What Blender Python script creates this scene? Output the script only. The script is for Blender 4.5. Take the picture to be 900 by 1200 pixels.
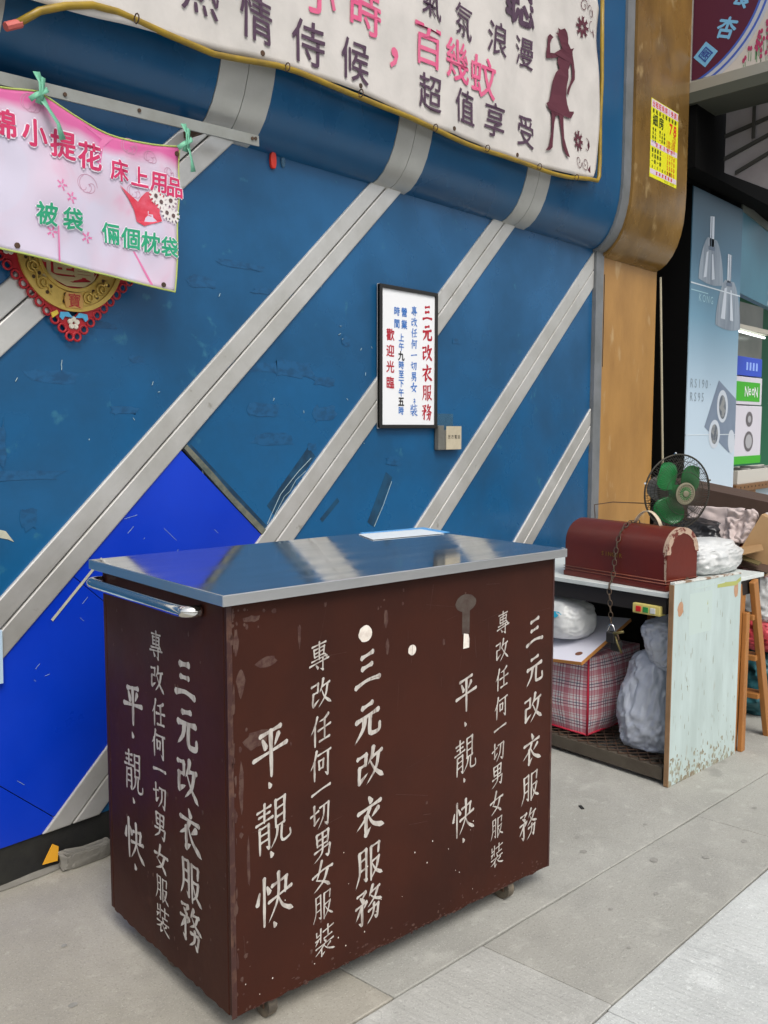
import bpy, bmesh, math, random
from math import radians, sin, cos, pi
from mathutils import Vector, Matrix, noise

random.seed(7)
S = bpy.context.scene
COL = S.collection
for o in list(S.objects):
    bpy.data.objects.remove(o)

# ------------------------------------------------------------------ camera
cd = bpy.data.cameras.new('camera'); cam = bpy.data.objects.new('camera', cd); COL.objects.link(cam)
TH, PT, RO = radians(41.26), radians(-5.34), radians(0.08)
fw = Vector((cos(TH)*cos(PT), sin(TH)*cos(PT), sin(PT))); rt = Vector((sin(TH), -cos(TH), 0)); up = rt.cross(fw)
R_ = rt*cos(RO)+up*sin(RO); U_ = up*cos(RO)-rt*sin(RO)
M = Matrix((R_, U_, -fw)).transposed().to_4x4(); M.translation = Vector((0, 0, 1.40))
cam.matrix_world = M
cd.sensor_fit = 'VERTICAL'; cd.sensor_height = 24.0; cd.lens = 24.0*1072/1200
cd.clip_start = 0.05; cd.clip_end = 500
S.camera = cam
# ------------------------------------------------------------------ light
SUN_EL, SUN_AZ = 52, -118      # azimuth measured in the xy plane, degrees
w = bpy.data.worlds.new('World'); S.world = w; w.use_nodes = True
nt = w.node_tree; nt.nodes.clear()
sky = nt.nodes.new('ShaderNodeTexSky'); sky.sky_type = 'NISHITA'; sky.sun_disc = False
sky.sun_elevation = radians(SUN_EL); sky.sun_rotation = radians(90-SUN_AZ)
sky.dust_density = 4.0; sky.air_density = 1.0; sky.ozone_density = 0.6
hs = nt.nodes.new('ShaderNodeHueSaturation'); hs.inputs['Saturation'].default_value = 0.35
bg = nt.nodes.new('ShaderNodeBackground'); bg.inputs[1].default_value = 0.12
wo = nt.nodes.new('ShaderNodeOutputWorld')
nt.links.new(sky.outputs[0], hs.inputs['Color']); nt.links.new(hs.outputs[0], bg.inputs[0]); nt.links.new(bg.outputs[0], wo.inputs[0])
sd = bpy.data.lights.new('sun', 'SUN'); sd.energy = 1.0; sd.angle = radians(25); sd.color = (1, .96, .9)
sun = bpy.data.objects.new('sun', sd); COL.objects.link(sun)
dv = Vector((cos(radians(SUN_AZ))*cos(radians(SUN_EL)), sin(radians(SUN_AZ))*cos(radians(SUN_EL)), sin(radians(SUN_EL))))
sun.rotation_euler = dv.to_track_quat('Z', 'Y').to_euler(); sun.location = dv*20
S.view_settings.view_transform = 'Standard'; S.view_settings.look = 'None'
S.view_settings.exposure = 0.55; S.view_settings.gamma = 1

# ------------------------------------------------------------------ materials
MATS = {}
def mat(name, col, rough=.6, metal=0., col2=None, scale=8., amt=.5, bump=0., bscale=60., spec=.5, stretch=None, detail=6, alpha=None, trans=0., lo=.4, hi=.65, col3=None, scale3=40., lo3=.6, hi3=.7, coat=0., rvar=0.):
    if name in MATS: return MATS[name]
    m = bpy.data.materials.new(name); m.use_nodes = True; n = m.node_tree.nodes; l = m.node_tree.links
    b = n['Principled BSDF']; b.inputs['Roughness'].default_value = rough; b.inputs['Metallic'].default_value = metal
    b.inputs['Specular IOR Level'].default_value = spec; b.inputs['Coat Weight'].default_value = coat
    tc = n.new('ShaderNodeTexCoord'); mp = n.new('ShaderNodeMapping'); l.new(tc.outputs['Object'], mp.inputs[0])
    if stretch: mp.inputs['Scale'].default_value = stretch
    c = n.new('ShaderNodeRGB'); c.outputs[0].default_value = (*col, 1); out = c.outputs[0]
    def layer(out, colb, sc, lo, hi, a, det):
        t = n.new('ShaderNodeTexNoise'); t.inputs['Scale'].default_value = sc; t.inputs['Detail'].default_value = det
        t.inputs['Roughness'].default_value = .62
        l.new(mp.outputs[0], t.inputs['Vector'])
        r = n.new('ShaderNodeMapRange'); r.inputs[1].default_value = lo; r.inputs[2].default_value = hi; r.inputs[4].default_value = a
        l.new(t.outputs[0], r.inputs[0])
        x = n.new('ShaderNodeMix'); x.data_type = 'RGBA'; l.new(r.outputs[0], x.inputs[0]); l.new(out, x.inputs[6]); x.inputs[7].default_value = (*colb, 1)
        return x.outputs[2], r.outputs[0]
    if col2: out, f1 = layer(out, col2, scale, lo, hi, amt, detail)
    if col3: out, f2 = layer(out, col3, scale3, lo3, hi3, 1., 4)
    l.new(out, b.inputs['Base Color'])
    if rvar:
        t = n.new('ShaderNodeTexNoise'); t.inputs['Scale'].default_value = 3.; t.inputs['Detail'].default_value = 5; l.new(mp.outputs[0], t.inputs['Vector'])
        r = n.new('ShaderNodeMapRange'); r.inputs[3].default_value = rough-rvar; r.inputs[4].default_value = rough+rvar; r.inputs[1].default_value = .3; r.inputs[2].default_value = .7
        l.new(t.outputs[0], r.inputs[0]); l.new(r.outputs[0], b.inputs['Roughness'])
    if bump:
        t = n.new('ShaderNodeTexNoise'); t.inputs['Scale'].default_value = bscale; t.inputs['Detail'].default_value = 5
        l.new(mp.outputs[0], t.inputs['Vector']); bp = n.new('ShaderNodeBump'); bp.inputs['Strength'].default_value = bump; bp.inputs['Distance'].default_value = .01
        l.new(t.outputs[0], bp.inputs['Height']); l.new(bp.outputs[0], b.inputs['Normal'])
    if trans: b.inputs['Transmission Weight'].default_value = trans
    if alpha is not None: b.inputs['Alpha'].default_value = alpha
    MATS[name] = m
    return m

BLUE = mat('blue_laminate', (.0085, .098, .240), .30, spec=.45, col2=(.0045, .062, .150), scale=1.5, amt=.9, bump=.03, bscale=7, col3=(.03, .15, .24), scale3=11., lo3=.66, hi3=.76, rvar=.1)
BLUEF = mat('blue_fascia', (.003, .066, .165), .30, spec=.5, col2=(.006, .086, .20), scale=3, amt=.7, bump=.02, bscale=8, rvar=.1)
ROYAL = mat('royal_blue_vinyl', (.0015, .034, .47), .36, spec=.4, col2=(.003, .046, .56), scale=1.6, amt=.8, bump=.03, bscale=7, rvar=.12)
ALU = mat('brushed_aluminium', (.62, .61, .58), .36, .5, col2=(.48, .47, .43), scale=4, amt=.8, bump=.03, bscale=80, col3=(.24, .22, .17), scale3=9, lo3=.68, hi3=.78, rvar=.08)
ALUB = mat('aluminium_band', (.50, .50, .47), .36, .35, col2=(.40, .40, .37), scale=4, amt=.7, bump=.05, bscale=70, rvar=.08)
TRIMM = mat('grey_trim_paint', (.19, .20, .21), .5, .1, col2=(.13, .14, .14), scale=6, amt=.8)
PLY = mat('plywood', (.40, .21, .055), .42, col2=(.29, .145, .035), scale=2.2, amt=.8, stretch=(2, 2, .8), bump=.06, bscale=50, col3=(.48, .33, .16), scale3=4, lo3=.62, hi3=.75)
PLYD = mat('plywood_weathered', (.25, .14, .034), .28, col2=(.11, .062, .018), scale=1.6, amt=.85, rvar=.12, stretch=(1.6, 1.6, 1.1), bump=.05, bscale=30, col3=(.36, .25, .11), scale3=4.5, lo3=.62, hi3=.75)
BLACK = mat('black_grime', (.008, .008, .008), .7, col2=(.02, .02, .016), scale=9, amt=.8, bump=.3, bscale=30)
VOID = mat('shade_black', (.003, .003, .003), .9, spec=.08)  # near-black standing in for the shade of the deep recess
CARTM = mat('maroon_paint', (.050, .0145, .0085), .48, col2=(.034, .0115, .0078), scale=2.6, amt=.9, bump=.06, bscale=28, col3=(.055, .020, .014), scale3=8, lo3=.63, hi3=.75, rvar=.1, spec=.12)
CARTE = mat('maroon_edge', (.045, .013, .010), .5, col2=(.11, .05, .03), scale=14, amt=.8, lo=.5, hi=.6)
STEEL = mat('stainless_lid', (.74, .75, .76), .085, .95, col2=(.60, .61, .62), scale=6, amt=.7, stretch=(1, 5, 1), bump=.010, bscale=10, rvar=.045)
STEELE = mat('stainless_edge', (.82, .82, .82), .32, 1., bump=.03, bscale=30)
CHROME = mat('worn_chrome', (.75, .74, .72), .12, 1., bump=.02, bscale=30)
RUBBER = mat('dirty_caster', (.16, .13, .09), .7, col2=(.06, .05, .04), scale=20, amt=.9)
RUST = mat('rusty_iron', (.05, .03, .018), .75, col2=(.10, .045, .02), scale=25, amt=.8, bump=.3, bscale=60)
WPAINT = mat('white_brush_paint', (.50, .465, .42), .6, col2=(.11, .06, .045), scale=30, amt=.9, lo=.47, hi=.74, stretch=(2.4, 2.4, .5))
WPAINT2 = mat('fresh_white_spot', (.78, .72, .64), .6, col2=(.5, .42, .36), scale=40, amt=.6)
STAIN = mat('grey_brown_stain', (.075, .058, .045), .6, col2=(.045, .02, .015), scale=30, amt=.9)
CHIP = mat('chipped_paint', (.085, .042, .030), .7, col2=(.05, .014, .009), scale=45, amt=1, lo=.42, hi=.56)
CONC = None
CLOTHW = mat('banner_cloth', (.62, .585, .55), .8, col2=(.48, .46, .43), scale=3, amt=.7, bump=.08, bscale=60)
INKP = mat('purple_ink', (.075, .038, .07), .8)
INKR = mat('maroon_ink', (.085, .014, .028), .8, col2=(.11, .02, .035), scale=10, amt=.6)
INKPINK = mat('pink_ink', (.66, .09, .22), .8, col2=(.7, .2, .3), scale=8, amt=.5)
YTUBE = mat('yellow_tube', (.34, .22, .012), .4, col2=(.2, .13, .02), scale=12, amt=.8)
REDP = mat('red_plastic', (.62, .03, .012), .4)
INKRED = mat('sign_red', (.42, .008, .025), .5)
INKBLUE = mat('sign_blue', (.03, .16, .50), .5)
INKBLACK = mat('sign_black', (.01, .01, .01), .5)
SIGNW = mat('sign_white', (.82, .83, .84), .35)
FRAMEB = mat('dark_frame', (.014, .013, .012), .45)
PAPER = mat('aged_paper', (.5, .44, .32), .8, col2=(.4, .35, .25), scale=20, amt=.6)
GREYPL = mat('grey_plastic', (.12, .12, .105), .5, col2=(.2, .2, .18), scale=20)
CLEARP = mat('clear_blue_plastic', (.06, .16, .26), .2, alpha=.5)
GREENR = mat('green_ribbon', (.18, .50, .33), .5)
LIME = mat('lime_edging', (.40, .48, .12), .7)
GOLD = mat('gold_plastic', (.62, .43, .10), .35, .3, col2=(.45, .3, .06), scale=30)
REDC = mat('red_card', (.42, .012, .02), .5, col2=(.3, .01, .015), scale=20)
CYAN = mat('turquoise_enamel', (.08, .38, .62), .4)
CREAM = mat('cream_enamel', (.62, .58, .48), .5)
CASEM = mat('red_mahogany', (.125, .015, .007), .34, col2=(.085, .013, .007), scale=3, amt=.8, bump=.05, bscale=40, col3=(.26, .10, .05), scale3=22, lo3=.71, hi3=.75, rvar=.08)
CASEL = mat('tan_moulding', (.24, .07, .035), .5, col2=(.12, .02, .012), scale=30)
WORN = mat('worn_pale_edge', (.42, .30, .22), .7, col2=(.13, .02, .012), scale=26, amt=1, lo=.50, hi=.56)
LEATH = mat('cream_strap', (.55, .46, .33), .6)
GLETT = mat('gilt_letter', (.34, .22, .03), .4, .3)
MINT = mat('mint_board', (.47, .565, .55), .5, col2=(.38, .46, .44), scale=4, amt=.9, bump=.06, bscale=20, col3=(.32, .27, .20), scale3=11, lo3=.63, hi3=.80, stretch=(2.2, 2.2, .45))
BWOOD = mat('bare_wood_edge', (.27, .16, .08), .7, col2=(.14, .08, .04), scale=12)
WOODL = mat('ladder_wood', (.36, .15, .035), .6, col2=(.22, .085, .02), scale=5, stretch=(4, 4, 1), bump=.08)
DWOOD = mat('dark_wood', (.03, .02, .014), .7, col2=(.06, .04, .025), scale=12, bump=.1)
LAMW = mat('white_laminate', (.62, .66, .64), .4, col2=(.5, .54, .52), scale=8)
MDFW = mat('white_shelf', (.66, .66, .74), .45)
ORED = mat('orange_edge', (.46, .20, .05), .6)
BAGG = mat('grey_polythene', (.52, .56, .64), .24, col2=(.44, .48, .56), scale=6, amt=.6, bump=.5, bscale=11, spec=.8)
BAGW = mat('white_polythene', (.60, .61, .60), .4, col2=(.48, .50, .50), scale=8, amt=.7, bump=.2, bscale=18)
BAGR = mat('red_polythene', (.62, .06, .08), .4, col2=(.7, .22, .24), scale=7, bump=.2)
BAGP = mat('pink_polythene', (.68, .42, .44), .4, bump=.2)
TARP = mat('teal_tarpaulin', (.02, .10, .12), .5, col2=(.03, .14, .16), scale=8, bump=.2)
CARD = mat('cardboard', (.38, .235, .11), .8, col2=(.32, .19, .085), scale=6, amt=.7)
CARDD = mat('dark_cardboard', (.075, .042, .028), .8, col2=(.05, .03, .02), scale=6)
TAPE = mat('packing_tape', (.50, .42, .36), .25)
PAPERC = mat('crumpled_paper', (.50, .42, .40), .85, bump=.2, bscale=20)
YPLAS = mat('yellow_plastic', (.62, .52, .16), .45)
SWR = mat('red_switch', (.6, .02, .02), .4); SWG = mat('green_switch', (.03, .25, .06), .4); SWW = mat('white_switch', (.6, .62, .6), .4)
FGREEN = mat('green_fan_blade', (.003, .17, .035), .22, col2=(.012, .24, .06), scale=5)
WIRE = mat('fan_wire', (.05, .045, .035), .5, .5)
FCREAM = mat('fan_badge', (.17, .155, .10), .5)
GREYM = mat('fan_motor', (.13, .12, .10), .6)
YPRINT = mat('yellow_print', (.74, .72, .02), .45)
LAVP = mat('lavender_print', (.68, .56, .66), .45)
STONE = mat('broken_concrete', (.20, .19, .165), .9, col2=(.09, .085, .07), scale=14, bump=.6, bscale=30)
ORANGE = mat('orange_tag', (.75, .36, .02), .6)
BURG = mat('burgundy_print', (.075, .006, .026), .4)
SIGNCREAM = mat('sign_cream', (.50, .46, .42), .45)
SKYB = mat('print_blue', (.045, .10, .42), .5); LTB = mat('print_light_blue', (.16, .40, .62), .5); DBL = mat('print_dark_blue', (.02, .05, .26), .5)
ALUF = mat('sign_frame_metal', (.36, .35, .30), .4, .5)
AWN = mat('awning_sheet', (.33, .31, .32), .6, col2=(.22, .19, .20), scale=4)
BRONZE = mat('dark_bar', (.04, .04, .035), .6)
TEALP = mat('teal_print', (.03, .13, .19), .4, col2=(.04, .18, .25), scale=2)
LAMPG = mat('lamp_print_grey', (.15, .19, .24), .35, col2=(.40, .46, .52), scale=4, stretch=(3, 1, .25), lo=.4, hi=.6)
LAMPL = mat('lamp_print_light', (.55, .60, .66), .4); LAMPD = mat('lamp_print_dark', (.10, .14, .20), .4)
PTXT = mat('print_text_grey', (.22, .28, .33), .5)
SHOPG = mat('shop_green', (.01, .13, .06), .6); NEONG = mat('box_green', (.05, .40, .02), .5)
DARKG = mat('shop_dark', (.05, .05, .045), .6)

def plaid():
    m = bpy.data.materials.new('plaid_weave'); m.use_nodes = True; n = m.node_tree.nodes; l = m.node_tree.links
    b = n['Principled BSDF']; b.inputs['Roughness'].default_value = .5
    tc = n.new('ShaderNodeTexCoord'); sp = n.new('ShaderNodeSeparateXYZ'); l.new(tc.outputs['UV'], sp.inputs[0])
    last = None
    base = n.new('ShaderNodeRGB'); base.outputs[0].default_value = (.66, .60, .61, 1); out = base.outputs[0]
    def stripes(out, ax, per, duty, off, col, a):
        mm = n.new('ShaderNodeMath'); mm.operation = 'MULTIPLY_ADD'; mm.inputs[1].default_value = 1/per; mm.inputs[2].default_value = off; l.new(sp.outputs[ax], mm.inputs[0])
        fr = n.new('ShaderNodeMath'); fr.operation = 'FRACT'; l.new(mm.outputs[0], fr.inputs[0])
        lt = n.new('ShaderNodeMath'); lt.operation = 'LESS_THAN'; lt.inputs[1].default_value = duty; l.new(fr.outputs[0], lt.inputs[0])
        ml = n.new('ShaderNodeMath'); ml.operation = 'MULTIPLY'; ml.inputs[1].default_value = a; l.new(lt.outputs[0], ml.inputs[0])
        x = n.new('ShaderNodeMix'); x.data_type = 'RGBA'; l.new(ml.outputs[0], x.inputs[0]); l.new(out, x.inputs[6]); x.inputs[7].default_value = (*col, 1)
        return x.outputs[2]
    for ax in (0, 1):
        out = stripes(out, ax, .085, .22, 0, (.45, .03, .08), .50); out = stripes(out, ax, .085, .05, .30, (.42, .02, .07), .6); out = stripes(out, ax, .085, .05, .78, (.42, .02, .07), .6)
        out = stripes(out, ax, .085, .05, .45, (.02, .03, .09), .8)
        out = stripes(out, ax, .085, .05, .60, (.02, .03, .09), .8)
        out = stripes(out, ax, .0425, .06, .2, (.35, .02, .06), .7)
    l.new(out, b.inputs['Base Color']); return m
PLAID = plaid()

def concrete(name, colA, colB, grooves=False, warm=0.):
    m = bpy.data.materials.new(name); m.use_nodes = True; n = m.node_tree.nodes; l = m.node_tree.links
    b = n['Principled BSDF']; b.inputs['Roughness'].default_value = .85
    tc = n.new('ShaderNodeNewGeometry')
    def nz(sc, det, lo, hi, vec=None, rg=.6):
        t = n.new('ShaderNodeTexNoise'); t.inputs['Scale'].default_value = sc; t.inputs['Detail'].default_value = det; t.inputs['Roughness'].default_value = rg
        l.new(vec or tc.outputs['Position'], t.inputs['Vector']); r = n.new('ShaderNodeMapRange'); r.inputs[1].default_value = lo; r.inputs[2].default_value = hi; l.new(t.outputs[0], r.inputs[0]); return r.outputs[0]
    def mx(f, a, bcol, k=1.):
        x = n.new('ShaderNodeMix'); x.data_type = 'RGBA'; mu = n.new('ShaderNodeMath'); mu.operation = 'MULTIPLY'; mu.inputs[1].default_value = k; l.new(f, mu.inputs[0]); l.new(mu.outputs[0], x.inputs[0])
        l.new(a, x.inputs[6]); x.inputs[7].default_value = (*bcol, 1); return x.outputs[2]
    c = n.new('ShaderNodeRGB'); c.outputs[0].default_value = (*colA, 1)
    o = mx(nz(1.7, 6, .35, .68), c.outputs[0], colB, .9)
    o = mx(nz(5., 8, .50, .75), o, tuple(v*.72 for v in colA), .6)
    o = mx(nz(3.1, 7, .50, .66), o, tuple(v*.74 for v in colA), .55)
    o = mx(nz(7.5, 7, .56, .70), o, tuple(min(1, v*1.25) for v in colA), .5)
    o = mx(nz(26., 5, .60, .74), o, tuple(min(1, v*1.35) for v in colA), .5)
    o = mx(nz(150., 2, .58, .68), o, tuple(v*.45 for v in colA), .4)
    o = mx(nz(240., 2, .60, .72), o, tuple(min(1, v*1.7) for v in colA), .5)
    o = mx(nz(2.3, 3, .70, .74), o, tuple(v*.45 for v in colA), .5)
    l.new(o, b.inputs['Base Color'])
    bp = n.new('ShaderNodeBump'); bp.inputs['Strength'].default_value = .35; bp.inputs['Distance'].default_value = .004
    h = nz(90., 6, .2, .8); l.new(h, bp.inputs['Height']); last = bp
    if grooves:
        mp = n.new('ShaderNodeMapping'); mp.inputs['Scale'].default_value = (1, .06, 1); l.new(tc.outputs['Position'], mp.inputs[0])
        t = n.new('ShaderNodeTexNoise'); t.inputs['Scale'].default_value = 42; t.inputs['Detail'].default_value = 5; l.new(mp.outputs[0], t.inputs['Vector'])
        r = n.new('ShaderNodeMapRange'); r.inputs[1].default_value = .35; r.inputs[2].default_value = .62; l.new(t.outputs[0], r.inputs[0])
        b2 = n.new('ShaderNodeBump'); b2.inputs['Strength'].default_value = .55; b2.inputs['Distance'].default_value = .003
        l.new(r.outputs[0], b2.inputs['Height']); l.new(bp.outputs[0], b2.inputs['Normal']); last = b2
    l.new(last.outputs[0], b.inputs['Normal'])
    return m
C_IN = concrete('pavement_concrete', (.372, .350, .298), (.288, .268, .215))
C_MID = concrete('pavement_concrete_grey', (.375, .370, .335), (.30, .295, .262))
C_OUT = concrete('brushed_concrete', (.56, .58, .565), (.46, .475, .46), True)
C_LFT = concrete('brushed_concrete_warm', (.44, .44, .41), (.355, .35, .32), True)
C_BASE = concrete('joint_grime', (.26, .25, .225), (.16, .15, .13))

# ------------------------------------------------------------------ mesh helpers
class MB:
    def __init__(s): s.v = []; s.f = []; s.uv = None
    def add(s, vs, fs, Mx=None):
        b = len(s.v)
        s.v += [tuple(Mx @ Vector(p)) if Mx else tuple(p) for p in vs]
        s.f += [tuple(i+b for i in f) for f in fs]; return s
    def box(s, x0, x1, y0, y1, z0, z1, Mx=None):
        vs = [(x, y, z) for z in (z0, z1) for y in (y0, y1) for x in (x0, x1)]
        return s.add(vs, [(0, 2, 3, 1), (4, 5, 7, 6), (0, 1, 5, 4), (2, 6, 7, 3), (0, 4, 6, 2), (1, 3, 7, 5)], Mx)
    def prism(s, poly, fn, d0, d1):
        """poly 2D (ccw or cw), fn(a,b,d)->xyz"""
        n = len(poly); vs = [fn(a, b, d0) for a, b in poly]+[fn(a, b, d1) for a, b in poly]
        return s.add(vs, [tuple(range(n))[::-1], tuple(range(n, 2*n))]+[(i, (i+1) % n, n+(i+1) % n, n+i) for i in range(n)])
    def tube(s, pts, r, n=8, closed=False, caps=True):
        pts = [Vector(p) for p in pts]; N = len(pts); rings = []; prev = None
        for i, p in enumerate(pts):
            a = pts[(i-1) % N] if (closed or i > 0) else p; b = pts[(i+1) % N] if (closed or i < N-1) else p
            t = (b-a).normalized()
            if prev is None:
                nx = t.orthogonal().normalized()
            else:
                nx = (prev-t*prev.dot(t)).normalized()
            prev = nx; ny = t.cross(nx); rr = r[i] if isinstance(r, (list, tuple)) else r
            rings.append([p+nx*rr*cos(2*pi*k/n)+ny*rr*sin(2*pi*k/n) for k in range(n)])
        vs = [q for ring in rings for q in ring]; fs = []
        for i in range(N if closed else N-1):
            j = (i+1) % N
            for k in range(n):
                fs.append((i*n+k, i*n+(k+1) % n, j*n+(k+1) % n, j*n+k))
        if not closed and caps: fs += [tuple(range(n))[::-1], tuple(range((N-1)*n, N*n))]
        return s.add(vs, fs)
    def lathe(s, prof, n=24, Mx=None):
        vs = [(r*cos(2*pi*k/n), r*sin(2*pi*k/n), z) for r, z in prof for k in range(n)]; fs = []
        for i in range(len(prof)-1):
            for k in range(n): fs.append((i*n+k, i*n+(k+1) % n, (i+1)*n+(k+1) % n, (i+1)*n+k))
        fs += [tuple(range(n))[::-1], tuple(range((len(prof)-1)*n, len(prof)*n))]
        return s.add(vs, fs, Mx)
    def grid(s, fn, nu, nv):
        vs = [fn(i/nu, j/nv) for j in range(nv+1) for i in range(nu+1)]
        return s.add(vs, [(j*(nu+1)+i, j*(nu+1)+i+1, (j+1)*(nu+1)+i+1, (j+1)*(nu+1)+i) for j in range(nv) for i in range(nu)])
    def make(s, name, m, parent=None, smooth=False, bevel=0., solid=0., label=None, kind=None, fixn=True):
        me = bpy.data.meshes.new(name); me.from_pydata(s.v, [], s.f); me.materials.append(m)
        if fixn:
            bm = bmesh.new(); bm.from_mesh(me); bmesh.ops.recalc_face_normals(bm, faces=bm.faces); bm.to_mesh(me); bm.free()
        if smooth:
            me.shade_smooth()
        o = bpy.data.objects.new(name, me); COL.objects.link(o)
        if parent: o.parent = parent
        if solid:
            q = o.modifiers.new('s', 'SOLIDIFY'); q.thickness = solid; q.offset = 0
        if bevel:
            q = o.modifiers.new('b', 'BEVEL'); q.width = bevel; q.segments = 2; q.limit_method = 'ANGLE'; q.angle_limit = radians(40)
        if smooth and bevel == 0 and smooth != 'all':
            try: me.set_sharp_from_angle(angle=radians(42))
            except Exception: pass
        if label: o['label'] = label
        if kind: o['kind'] = kind
        return o

def empty(name, label, cat, loc=(0, 0, 0), rz=0, group=None, kind=None):
    o = bpy.data.objects.new(name, None); COL.objects.link(o); o.location = loc; o.rotation_euler = (0, 0, rz); o.empty_display_size = .1
    if label: o['label'] = label
    if cat: o['category'] = cat
    if group: o['group'] = group
    if kind: o['kind'] = kind
    return o
def tag(o, label, cat, group=None):
    o['label'] = label; o['category'] = cat
    if group: o['group'] = group
    return o
def frame(o, x, y, z=None):
    x = Vector(x).normalized(); y = Vector(y).normalized(); zz = x.cross(y).normalized(); y = zz.cross(x)
    Q = Matrix((x, y, zz)).transposed().to_4x4(); Q.translation = Vector(o); return Q
def clip(poly, a, b, c):
    """keep a*x+b*z<=c"""
    out = []
    for i in range(len(poly)):
        p, q = poly[i], poly[(i+1) % len(poly)]; dp = a*p[0]+b*p[1]-c; dq = a*q[0]+b*q[1]-c
        if dp <= 0: out.append(p)
        if (dp < 0 < dq) or (dq < 0 < dp):
            t = dp/(dp-dq); out.append((p[0]+(q[0]-p[0])*t, p[1]+(q[1]-p[1])*t))
    return out

# ---- printed glyphs
GC = {}
def glyph(ch, bold=.0):
    k = (ch, bold)
    if k in GC: return GC[k]
    c = bpy.data.curves.new('t', 'FONT'); c.body = ch; c.offset = bold; c.resolution_u = 2; c.fill_mode = 'FRONT'
    o = bpy.data.objects.new('t', c); COL.objects.link(o); bpy.context.view_layer.update()
    me = bpy.data.meshes.new_from_object(o.evaluated_get(bpy.context.evaluated_depsgraph_get()))
    vs = [(v.co.x, v.co.y) for v in me.vertices]; fs = [tuple(p.vertices) for p in me.polygons]
    bpy.data.objects.remove(o); bpy.data.curves.remove(c); bpy.data.meshes.remove(me)
    if vs:
        xs = [v[0] for v in vs]; ys = [v[1] for v in vs]; cx = (min(xs)+max(xs))/2; cy = (min(ys)+max(ys))/2
        ln = len(ch) > 1 or ord(ch[0]) < 128
        if not ln: cx, cy = (cx*.4+.5*.6), (cy*.4+.37*.6)
        vs = [(x-cx, y-cy) for x, y in vs]
    GC[k] = (vs, fs); return GC[k]
def put(mb, ch, cx, cy, size, fn, bold=.02, shear=0., wx=1., d=0., rot=0.):
    vs, fs = glyph(ch, 0.); bold *= .6; cr, sr = cos(rot), sin(rot)
    offs = [(0, 0)] if bold < .004 else [(0, 0), (bold, 0), (-bold, 0), (0, bold), (0, -bold)]
    for k, (ox, oy) in enumerate(offs):
        P = []
        for x, y in vs:
            a = (x+ox)*size*wx; b = (y+oy)*size+shear*x*size
            P.append(fn(cx+a*cr-b*sr, cy+a*sr+b*cr, d+k*.00005))
        mb.add(P, fs)

class Letters:
    def __init__(s, name, m, parent, kind=None): s.a = (name, m, parent)
    def put(s, ch, *a, **k):
        mb = MB(); put(mb, ch, *a, **k); return mb.make(s.a[0], s.a[1], s.a[2], fixn=False)
    def brush(s, ch, *a, **k):
        mb = MB(); brush(mb, ch, *a, **k); return mb.make(s.a[0], s.a[1], s.a[2], fixn=False)
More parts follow.
